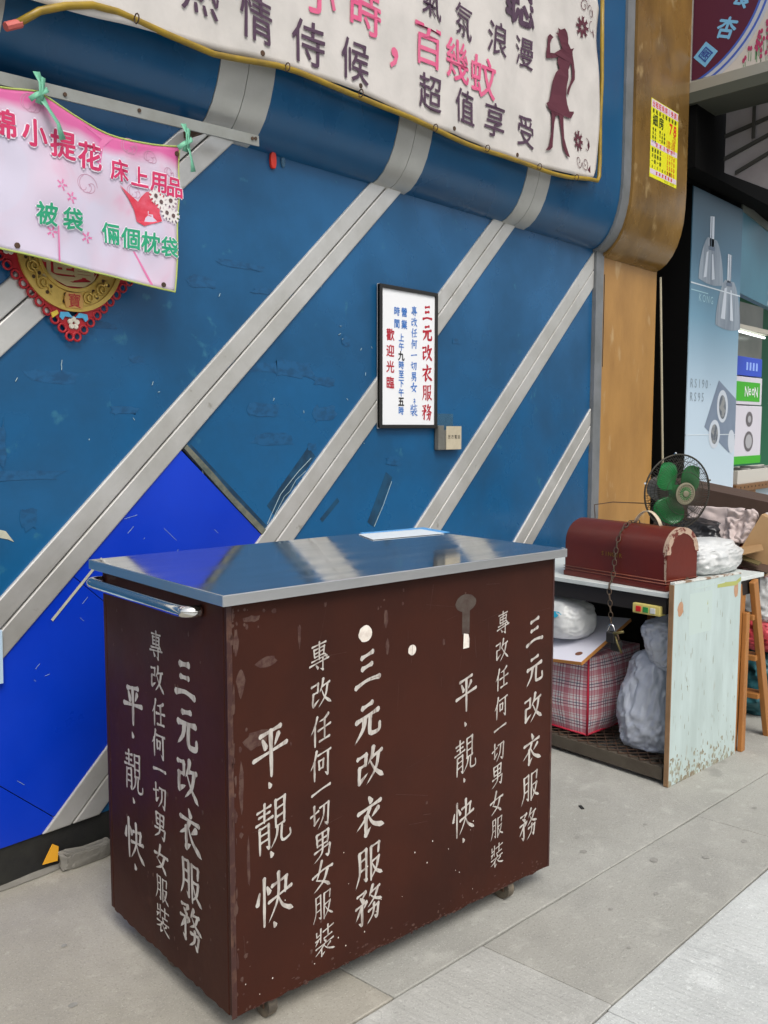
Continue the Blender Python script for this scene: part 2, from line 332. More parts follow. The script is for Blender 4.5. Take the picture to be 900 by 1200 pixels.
# ---- brush-written characters: strokes on a 100x100 grid, y down
H, V, P, N, D, G = 'hvpndg'
BR = {
'三': [(H, 30, 18, 70, 12), (H, 32, 46, 66, 42), (H, 10, 84, 50, 76, 92, 80)],
'元': [(H, 32, 16, 68, 10), (H, 12, 42, 88, 34), (P, 40, 42, 34, 66, 10, 90), (G, 60, 40, 57, 76, 64, 86, 90, 84, 92, 68)],
'改': [(H, 8, 20, 38, 17), (V, 37, 18, 36, 42), (H, 14, 45, 36, 42), (V, 14, 44, 13, 80), (P, 13, 82, 42, 66), (P, 62, 6, 57, 26, 44, 44), (H, 56, 30, 92, 24), (P, 80, 28, 70, 62, 40, 92), (N, 52, 40, 68, 66, 96, 90)],
'衣': [(D, 48, 3, 56, 17), (H, 10, 30, 90, 24), (P, 50, 29, 36, 50, 6, 70), (V, 36, 46, 36, 90), (P, 34, 92, 54, 78), (P, 80, 38, 58, 55), (N, 44, 44, 62, 70, 97, 90)],
'服': [(P, 18, 10, 19, 60, 5, 93), (H, 18, 11, 42, 9), (V, 41, 10, 42, 88), (P, 42, 88, 32, 80), (H, 20, 34, 40, 32), (H, 20, 58, 40, 56), (H, 58, 11, 86, 8), (V, 85, 9, 83, 32), (V, 58, 10, 57, 94), (H, 60, 48, 86, 44), (P, 84, 45, 76, 70, 57, 92), (N, 62, 54, 74, 74, 97, 90)],
'務': [(H, 10, 12, 40, 9), (P, 40, 10, 27, 24), (D, 20, 20, 32, 32), (H, 5, 41, 42, 36), (P, 42, 37, 33, 50), (V, 26, 38, 26, 88), (P, 27, 89, 15, 80), (P, 24, 46, 5, 70), (P, 64, 4, 50, 28), (H, 57, 20, 88, 15), (P, 80, 18, 70, 36, 46, 52), (N, 57, 26, 70, 40, 95, 52), (H, 50, 63, 85, 58), (V, 84, 59, 79, 90), (P, 79, 91, 68, 83), (P, 68, 52, 65, 76, 44, 95)],
'專': [(H, 18, 12, 82, 9), (V, 50, 1, 50, 58), (V, 26, 22, 28, 46), (H, 26, 23, 74, 20), (V, 73, 21, 71, 46), (H, 29, 34, 71, 32), (H, 28, 46, 71, 44), (H, 14, 58, 82, 53), (D, 74, 46, 84, 58), (H, 6, 70, 94, 62), (V, 66, 56, 66, 93), (P, 67, 94, 54, 86), (D, 34, 74, 43, 85)],
'任': [(P, 32, 4, 23, 30, 5, 52), (V, 22, 32, 22, 95), (P, 86, 8, 66, 18, 42, 23), (H, 35, 50, 95, 43), (V, 66, 18, 66, 84), (H, 42, 87, 90, 82)],
'何': [(P, 30, 4, 21, 32, 3, 56), (V, 20, 34, 20, 96), (H, 36, 20, 96, 15), (V, 40, 38, 42, 68), (H, 40, 40, 63, 38), (V, 62, 39, 60, 66), (H, 42, 65, 60, 63), (V, 82, 18, 82, 92), (P, 82, 93, 68, 82)],
'一': [(H, 6, 56, 50, 50, 94, 47)],
'切': [(H, 3, 42, 40, 32), (V, 20, 12, 20, 72), (P, 20, 73, 44, 56), (H, 46, 25, 88, 20), (V, 87, 21, 81, 88), (P, 81, 89, 66, 78), (P, 64, 24, 60, 60, 36, 92)],
'男': [(V, 22, 10, 25, 48), (H, 22, 11, 78, 8), (V, 77, 9, 74, 48), (V, 50, 9, 50, 47), (H, 25, 29, 75, 27), (H, 25, 48, 74, 46), (H, 12, 65, 84, 58), (V, 83, 59, 77, 92), (P, 77, 93, 62, 84), (P, 50, 50, 44, 76, 10, 97)],
'女': [(P, 46, 4, 34, 40, 22, 60), (N, 22, 58, 58, 76, 84, 96), (P, 74, 38, 56, 72, 12, 95), (H, 4, 44, 50, 36, 97, 35)],
'裝': [(V, 32, 3, 32, 48), (V, 14, 8, 14, 24), (H, 14, 25, 31, 22), (H, 8, 38, 31, 34), (P, 19, 37, 8, 53), (H, 42, 18, 94, 13), (V, 67, 3, 66, 40), (H, 47, 42, 86, 38), (D, 49, 46, 56, 55), (H, 8, 62, 93, 56), (P, 48, 60, 32, 74, 6, 84), (V, 36, 72, 36, 94), (P, 35, 95, 52, 86), (P, 78, 65, 60, 75), (N, 47, 64, 66, 82, 97, 95)],
'平': [(H, 22, 14, 78, 9), (D, 29, 24, 39, 42), (P, 73, 23, 60, 42), (H, 4, 56, 96, 48), (V, 50, 12, 51, 99)],
'靚': [(H, 8, 15, 44, 11), (H, 12, 26, 40, 23), (H, 3, 39, 49, 34), (V, 26, 3, 26, 38), (V, 14, 47, 13, 96), (H, 14, 48, 39, 45), (V, 38, 46, 38, 92), (P, 38, 93, 30, 86), (H, 15, 62, 38, 60), (H, 15, 76, 38, 74), (V, 57, 7, 57, 60), (H, 57, 8, 83, 5), (V, 82, 6, 81, 58), (H, 58, 24, 81, 22), (H, 58, 41, 81, 39), (H, 57, 59, 82, 56), (P, 63, 60, 58, 78, 43, 95), (G, 74, 59, 72, 84, 80, 92, 96, 89, 97, 76)],
'快': [(V, 21, 3, 21, 97), (D, 9, 28, 3, 50), (D, 28, 24, 36, 38), (H, 42, 28, 84, 23), (V, 82, 24, 78, 52), (H, 33, 56, 96, 48), (P, 60, 6, 58, 56, 34, 94), (N, 60, 54, 72, 76, 98, 94)],
'·': [(D, 48, 46, 52, 54)],
}
def catmull(pts, k=7):
    if len(pts) < 3: return [(pts[0][0]+(pts[1][0]-pts[0][0])*i/k, pts[0][1]+(pts[1][1]-pts[0][1])*i/k) for i in range(k+1)]
    q = [pts[0]]+pts+[pts[-1]]; out = []
    for i in range(1, len(q)-2):
        p0, p1, p2, p3 = q[i-1:i+3]
        for j in range(k):
            t = j/k
            out.append(tuple(.5*((2*p1[a])+(-p0[a]+p2[a])*t+(2*p0[a]-5*p1[a]+4*p2[a]-p3[a])*t*t+(-p0[a]+3*p1[a]-3*p2[a]+p3[a])*t**3) for a in (0, 1)))
    out.append(pts[-1]); return out
PROF = {'h': lambda t: .62+.45*(2*abs(t-.5))**2.2, 'v': lambda t: 1.18-.35*t+.10*cos(t*9), 'p': lambda t: 1.25*(1-t)**.6+.06, 'n': lambda t: .35+1.0*t**1.2 if t < .86 else (.35+t)*max(.15, (1-t)/.14)**.6, 'd': lambda t: .7+.8*t, 'g': lambda t: 1.0-.25*t}
def brush(mb, ch, cx, cy, size, fn, wt=8.5, slant=.14, wx=1., jit=1.2, d=0.):
    for si, st in enumerate(BR[ch]):
        kind = st[0]; c = list(st[1:]); pts = [(c[i]+random.uniform(-jit, jit), c[i+1]+random.uniform(-jit, jit)) for i in range(0, len(c), 2)]
        if ch == '·': pts = [(48, 46), (52, 54)]
        L = catmull(pts, 6); n = len(L); ww = wt*(1.35 if len(BR[ch]) < 6 else (1.1 if len(BR[ch]) < 11 else .82))*(.8 if ch in '·' else 1)*random.uniform(.92, 1.1)
        left, right = [], []
        dd = d+si*.00006
        dirs = []
        for i in range(n):
            a = L[max(0, i-1)]; b = L[min(n-1, i+1)]; dx, dy = b[0]-a[0], b[1]-a[1]; q = math.hypot(dx, dy) or 1; dirs.append((dx/q, dy/q))
        ext = [(L[0][0]-dirs[0][0]*ww*.38, L[0][1]-dirs[0][1]*ww*.38, dirs[0], .35*PROF[kind](0))]
        ext += [(L[i][0], L[i][1], dirs[i], PROF[kind](i/(n-1))) for i in range(n)]
        ext += [(L[-1][0]+dirs[-1][0]*ww*.34, L[-1][1]+dirs[-1][1]*ww*.34, dirs[-1], .4*PROF[kind](1))]
        vs = []
        for x, y, (dx, dy), wdt in ext:
            h = ww*.5*wdt*random.uniform(.93, 1.07)
            for sg in (-1, 1):
                px = x-dy*h*sg; py = y+dx*h*sg
                X = (px-50)/100*size*wx; Y = -(py-50)/100*size+slant*(px-50)/100*size*wx
                vs.append(fn(cx+X, cy+Y, dd))
        mb.add(vs, [(2*i, 2*i+1, 2*i+3, 2*i+2) for i in range(len(ext)-1)])

# ================================================================== SETTING: ground
gr = MB().grid(lambda u, v: (-60+120*u, -60+120*v, -.02), 8, 8).make('ground', C_BASE, kind='structure')
pav = empty('pavement', None, None, kind='structure')
def slab(x0, x1, y0, y1, m, dz=0., skew=0.):
    g = .004
    p = [(x0+g, y0+g), (x1-g, y0+g-skew*(x1-x0)), (x1-g, y1-g-skew*(x1-x0)), (x0+g, y1-g)]
    return MB().prism(p, lambda a, b, d: (a, b, d), -.06, dz).make('slab', m, pav, bevel=.004)
SK = .085
yj = lambda x: 1.355-SK*(x-1.96)      # inner joint
yo = lambda x: .972-.045*(x-1.85)     # kerb line
def quad(x0, x1, f0, f1, m, dz=0.):
    g = .0012; n = 14
    lo = [(x0+g+(x1-x0-2*g)*i/n, f0(x0+(x1-x0)*i/n)+g+random.uniform(0, .003)) for i in range(n+1)]
    hi = [(x0+g+(x1-x0-2*g)*i/n, f1(x0+(x1-x0)*i/n)-g-random.uniform(0, .003)) for i in range(n+1)][::-1]
    MB().prism(lo+hi, lambda a, b, d: (a, b, d), -.06, dz).make('slab', m, pav, bevel=.003)
WALLF = lambda x: 2.70
for x0, x1, dz in ((-6, -1.2, 0), (-1.2, .1, .001), (.1, 1.62, 0), (1.62, 4.6, .0008), (4.6, 7.4, 0), (7.4, 14, 0)):
    quad(x0, x1, yj, WALLF, C_IN if x1 < 2.1 else C_MID, dz)
for x0, x1, m in ((-6, -1.2, C_IN), (-1.2, .55, C_IN), (.55, 1.95, C_LFT), (1.95, 3.145, C_MID), (3.145, 4.4, C_MID), (4.4, 6.6, C_MID), (6.6, 14, C_MID)):
    quad(x0, x1, yo, yj, m, .0005)
for x0, x1 in ((-6, -2), (-2, 1.92), (1.92, 5.2), (5.2, 9), (9, 14)):
    quad(x0, x1, lambda x: -2.2, yo, C_OUT, .0012)
random.seed(17); gmb = MB()
for x, y, r in ((2.72, 1.22, .016), (2.85, 1.10, .012), (2.52, 1.12, .009), (2.62, 1.42, .013), (2.70, 1.49, .010), (2.35, 1.18, .008), (3.35, 1.12, .011), (2.95, 1.36, .008), (1.08, 1.95, .012), (1.2, 2.2, .009), (3.05, 1.05, .012), (2.2, 1.05, .007)):
    n = 12; gmb.add([(x+r*cos(2*pi*k/n)*random.uniform(.8, 1.2), y+r*.8*sin(2*pi*k/n)*random.uniform(.8, 1.2), .0022+.0001*r) for k in range(n)], [tuple(range(n))])
gmb.make('gum_spot', mat('old_gum', (.24, .235, .21), .9, col2=(.31, .30, .275), scale=60, amt=1), pav, fixn=False, kind='stuff')
road = MB().grid(lambda u, v: (-60+120*u, -60+57.79*v, -.010), 6, 6).make('road', mat('asphalt', (.055, .055, .055), .9, col2=(.04, .04, .04), scale=5, bump=.5, bscale=120), kind='structure')

# ================================================================== SHOP FACADE
fac = empty('shop_facade', 'blue laminate shop facade with diagonal silver metal strips and a rounded blue fascia above', 'facade', (1.5, 2.66, 0))
W0 = 2.62
FX, FY = 1.5, 2.66
def fl(a, b, d): return (a-FX, W0-d-FY, b)      # facade local: x, z, proud distance
bars = []   # (z at x=0 of top edge, slope, width)
def bar(xa, za, xb, zb, wd): s = (zb-za)/(xb-xa); return (za-s*xa, s, wd)
BARS = [bar(1.26, 1.775, 2.045, 2.49, .20), bar(1.26, .895, 2.92, 2.432, .185), bar(1.369, .135, 3.815, 2.438, .188), bar(3.215, .964, 4.81, 2.41, .20), bar(4.03, .823, 4.85, 1.56, .19)]
BARS = [(BARS[0][0]+.85+.02, .93, .19)]+BARS     # one more further up, beyond the left edge
Z0, Z1, XL, XR = .13, 2.415, -1.8, 4.79
rect = [(XL, Z0), (XR, Z0), (XR, Z1), (XL, Z1)]
def between(lo, hi):
    p = rect
    if lo: p = clip(p, lo[1], -1, -(lo[0]-lo[2]*0)) if False else clip(p, -(-lo[1]), -1, -lo[0])  # keep z >= s x + c
    if hi: p = clip(p, -hi[1], 1, hi[0]-hi[2])
    return p
order = sorted(BARS, key=lambda b: -(b[0]+b[1]*3))
def halfplane_poly(upper_of=None, lower_of=None):
    p = rect
    if upper_of: p = clip(p, upper_of[1], -1, -upper_of[0])          # above the top edge of that bar
    if lower_of: p = clip(p, -lower_of[1], 1, lower_of[0]-lower_of[2])  # below the low edge of that bar
    return p
polys = [(halfplane_poly(upper_of=order[0]), BLUE)]
for i in range(len(order)-1): polys.append((halfplane_poly(upper_of=order[i+1], lower_of=order[i]), BLUE))
polys.append((halfplane_poly(lower_of=order[-1]), BLUE))
# backing wall
MB().box(XL-FX, XR-FX, 2.64-FY, 3.2-FY, 0, 4.6).make('wall', VOID, fac)
# the region between bar1 and bar2 is split by the royal blue patch
pa = (1.935, 1.315); pb = (2.30, .985); ps = (pb[1]-pa[1])/(pb[0]-pa[0]); pc = pa[1]-ps*pa[0]
for k, (p, m) in enumerate(polys):
    if len(p) < 3: continue
    if k == 3:
        upn = clip(p, ps, -1, -(pc+.012)); lon = clip(p, -ps, 1, pc-.012)
        MB().prism(upn, fl, -.02, 0).make('blue_panel', BLUE, fac)
        # royal blue patch in three sheets
        def cut(pp, c): return clip(pp, ps, -1, -c), clip(pp, -ps, 1, c-.003)
        a1, rest = cut(lon, pc-.78); a2, a3 = cut(rest, pc-1.62)
        for q in (a1, a2, a3):
            if len(q) > 2: MB().prism(q, fl, -.02, .003).make('royal_blue_panel', ROYAL, fac, bevel=.0015)
        # frayed lath along its upper edge
        lath = [(pa[0]-.005, pa[1]+.008), (pa[0]+.006, pa[1]+.022), (pa[0]+.12, pa[1]-.082), (pa[0]+.2, pa[1]-.162), (pb[0]+.022, pb[1]+.004), (pb[0]+.004, pb[1]-.014), (pa[0]+.21, pa[1]-.20), (pa[0]+.10, pa[1]-.095)]
        MB().prism(lath, fl, -.01, .008).make('torn_edge_strip', mat('torn_laminate', (.16, .16, .12), .8, col2=(.06, .08, .07), scale=18, amt=.9, bump=.3), fac)
    else:
        MB().prism(p, fl, -.02, 0).make('blue_panel', BLUE, fac)
for c, s, wd in order:
    for a, b in ((0, wd*.5-.003), (wd*.5+.003, wd)):
        p = clip(clip(rect, -s, 1, c-a), s, -1, -(c-b))
        if len(p) > 2: MB().prism(p, fl, -.015, .010).make('metal_strip', ALU, fac, bevel=.0045)
# skirting
MB().box(XL-FX, 1.95-FX, W0+.004-FY, W0+.02-FY, .0, .128).box(1.95-FX, 5.56-FX, W0+.004-FY, W0+.02-FY, .0, .128).make('skirting', BLACK, fac)
# scratches, glue ghosts and tape left on the laminate
gm = MB()
random.seed(11)
MK = [0]
def mark(x, z, w_, h_, sl=0., d=.0006):
    MK[0] += 1; d += MK[0]*.00006
    n = 18; P_ = []
    for k in range(n):
        a = 2*pi*k/n; e_ = .45; q = random.uniform(.72, 1.12)
        P_.append((x+w_*.55*q*math.copysign(abs(cos(a))**e_, cos(a)), z+h_*.7*random.uniform(.6, 1.15)*math.copysign(abs(sin(a))**e_, sin(a))))
    gm.prism(P_, fl, d-.0004, d)
for x, z, w_, h_ in ((1.45, 1.55, .16, .03), (1.75, 1.62, .05, .02), (2.35, 1.35, .22, .035), (2.62, 1.45, .13, .05), (2.55, 1.32, .05, .02), (2.25, 1.62, .3, .03), (1.35, 1.25, .25, .025), (2.02, 1.9, .12, .03), (1.7, 1.45, .1, .02), (2.2, 1.98, .2, .02), (2.7, 1.28, .05, .04), (2.45, 1.62, .20, .05), (2.62, 1.58, .12, .03), (2.30, 1.46, .14, .04), (2.38, 1.90, .26, .02), (1.80, 1.20, .10, .02), (1.60, 1.72, .14, .015), (3.05, 1.25, .10, .03), (3.5, 1.8, .06, .02), (2.75, 1.75, .05, .03), (1.36, 1.12, .05, .05), (1.28, 1.35, .03, .10), (2.48, 1.18, .04, .03)):
    mark(x, z, w_, h_)
gm.make('glue_mark', mat('glue_ghost', (.0045, .058, .145), .4, col2=(.0070, .084, .205), scale=22, amt=1, lo=.40, hi=.56, stretch=(1, 1, 1.6)), fac, kind='stuff')
gm = MB()
def slant(xa, za, xb, zb, w_, d=.0008):
    q = math.hypot(xb-xa, zb-za); nx, nz = -(zb-za)/q*w_/2, (xb-xa)/q*w_/2
    gm.prism([(xa-nx, za-nz), (xb-nx, zb-nz), (xb+nx, zb+nz), (xa+nx, za+nz)], fl, d-.0004, d)
slant(2.33, 1.08, 2.55, 1.30, .055); slant(2.60, 1.20, 2.78, 1.37, .03); slant(2.70, 1.10, 2.60, 1.02, .02)
slant(1.955, 1.33, 2.33, .99, .022); slant(2.0, 1.41, 2.2, 1.6, .03); slant(2.90, .98, 3.02, 1.19, .05)
gm.make('dark_tape_mark', mat('bare_dark_backing', (.003, .032, .072), .5, col2=(.005, .06, .13), scale=12, amt=1, lo=.45, hi=.6), fac, kind='stuff')  # dark patches left by old tape
gm = MB()
def scr(pts, r=.0013):
    gm.tube([fl(x, z, .0022) for x, z in pts], r, 4)
scr([(2.31, 1.03), (2.38, 1.14), (2.47, 1.22), (2.545, 1.275)]); scr([(2.34, 1.05), (2.40, 1.13), (2.43, 1.15), (2.46, 1.19), (2.515, 1.225)], .001)
scr([(2.92, .97), (2.98, 1.06), (3.035, 1.16)]); scr([(2.02, 1.2), (2.0, 1.28)], .0008)
for _ in range(26):
    x = random.uniform(1.3, 3.0); z = random.uniform(1.25, 2.1); a = random.uniform(0, 3); q = random.uniform(.004, .018)
    scr([(x, z), (x+cos(a)*q, z+sin(a)*q)], .0012)
for _ in range(30):
    x = random.uniform(1.25, 2.15); z = random.uniform(.3, 1.1); q = random.uniform(.01, .04)
    q *= random.choice([.3, .6, 1.4]); k_ = random.choice([.95, .9, -.9, .2]); gm.tube([fl(x, z, .0036), fl(x+q, z+q*k_, .0036)], .0006, 4)
gm.make('scratch', mat('white_scratch', (.34, .45, .48), .6), fac, kind='stuff')
gm = MB()
slant(1.42, .80, 1.60, .975, .009, .006)
gm.prism([(1.235, 1.08), (1.29, 1.065), (1.31, 1.055), (1.285, 1.09), (1.235, 1.105)], fl, .001, .002)
gm.prism([(1.235, 1.37), (1.255, 1.372), (1.25, 1.39), (1.235, 1.392)], fl, .001, .002)
gm.make('torn_tape', mat('pale_tape', (.50, .49, .38), .7, col2=(.3, .3, .24), scale=20), fac, kind='stuff')
# rounded fascia
PROFI = [(2.62, 2.402), (2.585, 2.415), (2.553, 2.44), (2.522, 2.478), (2.495, 2.53), (2.475, 2.59), (2.46, 2.66), (2.453, 2.74), (2.45, 2.84), (2.45, 4.55)]
def roll(mb, x0, x1, off=0., thick=.012):
    # outward normals of profile
    pr = [Vector(p) for p in PROFI]; nrm = []
    for i, p in enumerate(pr):
        a = pr[max(0, i-1)]; b = pr[min(len(pr)-1, i+1)]; t = (b-a).normalized(); nrm.append(Vector((-t.y, t.x)))
    outer = [p+q*off for p, q in zip(pr, nrm)]; inner = [p+q*(off-thick) for p, q in zip(pr, nrm)]
    ring = outer+inner[::-1]; n = len(ring)
    vs = [(x0-FX, p.x-FY, p.y) for p in ring]+[(x1-FX, p.x-FY, p.y) for p in ring]
    k = len(outer)
    fs = [(i, (i+1) % n, n+(i+1) % n, n+i) for i in range(n)]
    fs += [(i, i+1, n-2-i, n-1-i) for i in range(k-1)]+[(n+i, n+n-1-i, n+n-2-i, n+i+1) for i in range(k-1)]
    mb.add(vs, fs); return mb
bands = [(-.86, -.62), (.09, .33), (1.045, 1.275), (2.0, 2.235), (2.90, 3.115), (3.85, 4.06)]
xs = XL
for a, b in bands+[(4.78, 4.78)]:
    roll(MB(), xs, a-.001).make('fascia_panel', BLUEF, fac, smooth=True)
    if b > a:
        mid = (a+b)/2
        roll(MB(), a+.001, mid-.0015, .003).make('fascia_metal_strip', ALUB, fac, smooth=True)
        roll(MB(), mid+.0015, b-.001, .003).make('fascia_metal_strip', ALUB, fac, smooth=True)
    xs = b+.001
roll(MB(), 4.782, 4.868, .014, .03).box(4.795-FX, 4.882-FX, W0-.022-FY, W0+.02-FY, .0, 2.408).make('edge_trim', TRIMM, fac, smooth=True)

# plywood pillar
ply = empty('plywood_pillar', 'brown plywood pillar with a bulging upper part, right of the blue facade', 'pillar', (5.2, 2.64, 0))
FXo, FYo = FX, FY
FX, FY = 5.2, 2.64
MB().box(4.884-FX, 5.60-FX, W0-.012-FY, W0+.02-FY, .0, 2.395).make('lower_panel', PLY, ply, bevel=.003)
roll(MB(), 4.87, 5.575, .03, .045).make('bulging_panel', PLYD, ply, smooth=True)
MB().box(4.905-FX, 4.912-FX, W0-.0135-FY, W0-.0115-FY, 1.75, 2.28).make('split', BLACK, ply)
FX, FY = FXo, FYo
rec = MB().box(5.585, 5.605, 2.64, 3.6, 0, 4.6).box(5.585, 8.0, 3.58, 3.62, 0, 2.4).box(5.6, 6.74, 3.25, 3.3, 0, 4.6).box(5.6, 6.2, 2.52, 3.25, 2.96, 4.6).box(6.2, 9.5, 2.56, 3.25, 3.02, 4.6).box(5.61, 7.6, 2.385, 2.515, 2.99, 3.40).make('recess_wall', VOID, kind='structure')  # last box: dark lintel added in front to shade the poster top
tag(MB().tube([(5.635, 2.60, 2.35), (5.668, 2.565, 1.2), (5.70, 2.53, .0)], .008, 8).make('metal_rod', mat('rod', (.5, .45, .32), .4, .5), smooth=True), 'thin pale metal rod leaning in the dark gap beside the plywood pillar', 'rod')

# broken concrete along the wall foot
random.seed(3)
def rock(name, x, y, sx, sy, sz, label, rz=0.):
    mb = MB(); n = 14
    def f(u, v):
        a = u*2*pi; b = (v-.5)*pi; p = Vector((cos(a)*cos(b), sin(a)*cos(b), sin(b)))
        q = p.normalized(); e = .35
        q = Vector([math.copysign(abs(c)**e, c) for c in p])*.8
        s_ = 1+.28*noise.noise(p*1.7+Vector((x*9, y*7, 0)))+.1*noise.noise(p*5+Vector((x*9, 0, 0)))
        return (q.x*sx*s_, q.y*sy*s_, max(0, (q.z+.8)*sz*s_*.6))
    mb.grid(f, n, n); o = mb.make(name, STONE, smooth=False); o.location = (x, y, 0); o.rotation_euler = (0, 0, rz); tag(o, label, 'rubble', 'lumps of broken concrete at the wall foot'); return o
rock('concrete_lump', 1.50, 2.590, .11, .028, .055, 'long flat lump of broken concrete at the foot of the wall, left of the cart', -.05)
rock('concrete_lump', 1.655, 2.585, .07, .04, .085, 'taller lump of broken concrete tight against the cart at the wall foot', .1)
tag(MB().prism([(1.36, .035), (1.41, .03), (1.415, .075), (1.395, .09)], lambda a, b, d: (a, 2.612-d, b), 0, .003).make('orange_tag', ORANGE), 'small orange paper scrap stuck on the black skirting', 'scrap')
mo = MB().grid(lambda u, v: (-1.8+3.9*u, 2.655-.05*v-.018*noise.noise(Vector((u*60, 0, 0)))*(v > .5), .0+.05*(1-v)*(.6+.5*noise.noise(Vector((u*40, 3, 0))))+.003), 160, 3).make('mortar_fillet', STONE, kind='structure')

# ================================================================== CART
ca = radians(-7.89)
CO = Vector((1.2476, 1.5458, 0)); cu = Vector((cos(ca), sin(ca), 0)); cv = Vector((-sin(ca), cos(ca), 0))
L, Wd, ZB, ZT = 1.117, .645, .06, 1.016
cart = empty('tailor_cart', 'maroon painted wooden trolley with shiny steel top and white handwritten Chinese characters', 'cart', CO, ca)
def face_board(name, pts, mp): return MB().prism(pts, mp, 0, .018).make(name, CARTM, cart, bevel=.0025)
def edge_line(a, b, n=14, amp=.004):
    return [(a[0]+(b[0]-a[0])*i/n, a[1]+(b[1]-a[1])*i/n+(random.uniform(-amp, amp*.6) if 0 < i < n else 0)) for i in range(n+1)]
bot = edge_line((.0, ZB+.004), (L, ZB), 60, .0035)
face_board('front_panel', bot+[(L, ZT), (0, ZT)], lambda a, b, d: (a, d, b))
face_board('back_panel', bot+[(L, ZT), (0, ZT)], lambda a, b, d: (a, Wd-d, b))
botl = edge_line((.019, ZB), (Wd-.019, ZB), 40, .004)
face_board('end_panel', botl+[(Wd-.019, ZT), (.019, ZT)], lambda a, b, d: (d, a, b))
face_board('end_panel', botl+[(Wd-.019, ZT), (.019, ZT)], lambda a, b, d: (L-d, a, b))
MB().box(.02, L-.02, .02, Wd-.02, ZB+.012, ZB+.03).make('floor_panel', DWOOD, cart)
MB().box(-.004, .009, -.0012, .0005, ZB+.002, ZT-.002).make('corner_edge', CARTE, cart); MB().box(L-.006, L+.001, -.0012, .0005, ZB+.002, ZT-.002).make('corner_edge', CARTE, cart)
lid = MB().box(-.024, L+.024, -.024, Wd+.024, 1.0385, 1.041).make('lid', STEEL, cart, bevel=.001)
MB().box(-.026, L+.026, -.0265, -.0245, 1.0165, 1.0405).box(-.026, L+.026, Wd+.0245, Wd+.0265, 1.0165, 1.0405).box(-.0265, -.0245, -.0245, Wd+.0245, 1.0165, 1.0405).box(L+.0245, L+.0265, -.0245, Wd+.0245, 1.0165, 1.0405).make('lid_edge', STEELE, lid, bevel=.0008)
MB().box(-.02, L+.02, -.02, Wd+.02, 1.0165, 1.0383).make('lid_core', DWOOD, lid)
# push handle on the left end
hp = [(-.002, .638, .984), (-.022, .640, .984), (-.036, .632, .984), (-.040, .60, .984), (-.040, .30, .984), (-.040, .155, .984), (-.036, .128, .984), (-.022, .115, .984), (-.002, .112, .984)]
hm = MB(); hpts = catmull
q3 = []
for i in range(len(hp)-1):
    for k in range(4): q3.append(Vector(hp[i]).lerp(Vector(hp[i+1]), k/4))
q3.append(Vector(hp[-1]))
sm = [q3[0]]+[(q3[i-1]+q3[i]*2+q3[i+1])/4 for i in range(1, len(q3)-1)]+[q3[-1]]
hm.tube(sm, .0145, 14); hnd = hm.make('push_handle', CHROME, cart, smooth='all')
# casters
for k, (cx_, cy_) in enumerate(((.115, .045), (.955, .042), (.050, .37), (L-.10, Wd-.09))):
    m_ = MB().tube([(cx_-.012, cy_, .036), (cx_+.012, cy_, .036)], .0345, 20); cs = m_.make('caster', RUBBER, cart, smooth=True)
    MB().box(cx_-.018, cx_-.0145, cy_-.018, cy_+.018, .03, ZB+.012).box(cx_+.0145, cx_+.018, cy_-.018, cy_+.018, .03, ZB+.012).box(cx_-.025, cx_+.025, cy_-.03, cy_+.03, ZB+.006, ZB+.012).make('fork', RUST, cs)
    MB().tube([(cx_-.02, cy_, .036), (cx_+.02, cy_, .036)], .006, 8).make('axle', RUST, cs)
# lettering, painted straight on the boards
random.seed(5)
fr = lambda a, b, d: (a, -.0004-d, b)
lf = lambda a, b, d: (-.0004-d, Wd-a if False else a, b)
T10 = '專改任何一切男女服裝'; T6 = '三元改衣服務'; T3 = '平靚快'
def column(chars, pts, size, fn, wt, wx=.8, flip=1, slant=.20):
    for ch, (a, b) in zip(chars, pts):
        mb = MB()
        if flip == 1: brush(mb, ch, a, b, size, fn, wt, slant, wx)
        else: brush(mb, ch, 0, b, size, (lambda x, y, d, a=a: (-.0005-d, a-x, y)), wt, slant, wx)
        mb.make('painted_character' if ch != '·' else 'painted_dot', WPAINT, cart, fixn=False)
def lettering(mb): pass
c1 = [(.107, .663), (.104, .583), (.112, .489), (.107, .418), (.115, .314), (.114, .246)]
lettering(column('平·靚·快·', c1, .122, fr, 7.0, .82))
c2 = [(.247, .858), (.251, .77), (.251, .681), (.25, .597), (.25, .534), (.249, .471), (.254, .395), (.253, .32), (.253, .24), (.258, .151)]
lettering(column(T10, c2, .076, fr, 7.4, .84))
c3 = [(.395, .803), (.395, .672), (.402, .555), (.402, .424), (.399, .300), (.399, .190)]
lettering(column(T6, c3, .104, fr, 9.6, .90))
c4 = [(.746, .675), (.744, .588), (.745, .5), (.742, .43), (.740, .326), (.741, .258)]
lettering(column('平·靚·快·', c4, .104, fr, 6.8, .82))
c5 = [(.893, .848), (.889, .771), (.891, .689), (.889, .607), (.887, .548), (.881, .479), (.878, .41), (.876, .33), (.878, .253), (.879, .171)]
lettering(column(T10, c5, .068, fr, 7.2, .82))
c6 = [(1.032, .804), (1.033, .689), (1.028, .575), (1.027, .450), (1.022, .335), (1.017, .222)]
lettering(column(T6, c6, .096, fr, 8.4, .88))
l1 = [(.476, .682), (.481, .598), (.481, .498), (.485, .42), (.486, .31), (.484, .238)]
lettering(column('平·靚·快·', l1, .112, None, 8.4, 1.0, -1, .02))
l2 = [(.339, .861), (.338, .779), (.334, .690), (.337, .612), (.335, .547), (.334, .480), (.338, .401), (.337, .316), (.336, .235), (.335, .155)]
lettering(column(T10, l2, .074, None, 8.6, 1.0, -1, -.03))
l3 = [(.197, .805), (.192, .688), (.194, .565), (.187, .440), (.187, .315), (.189, .200)]
lettering(column(T6, l3, .110, None, 10.8, 1.0, -1, -.06))
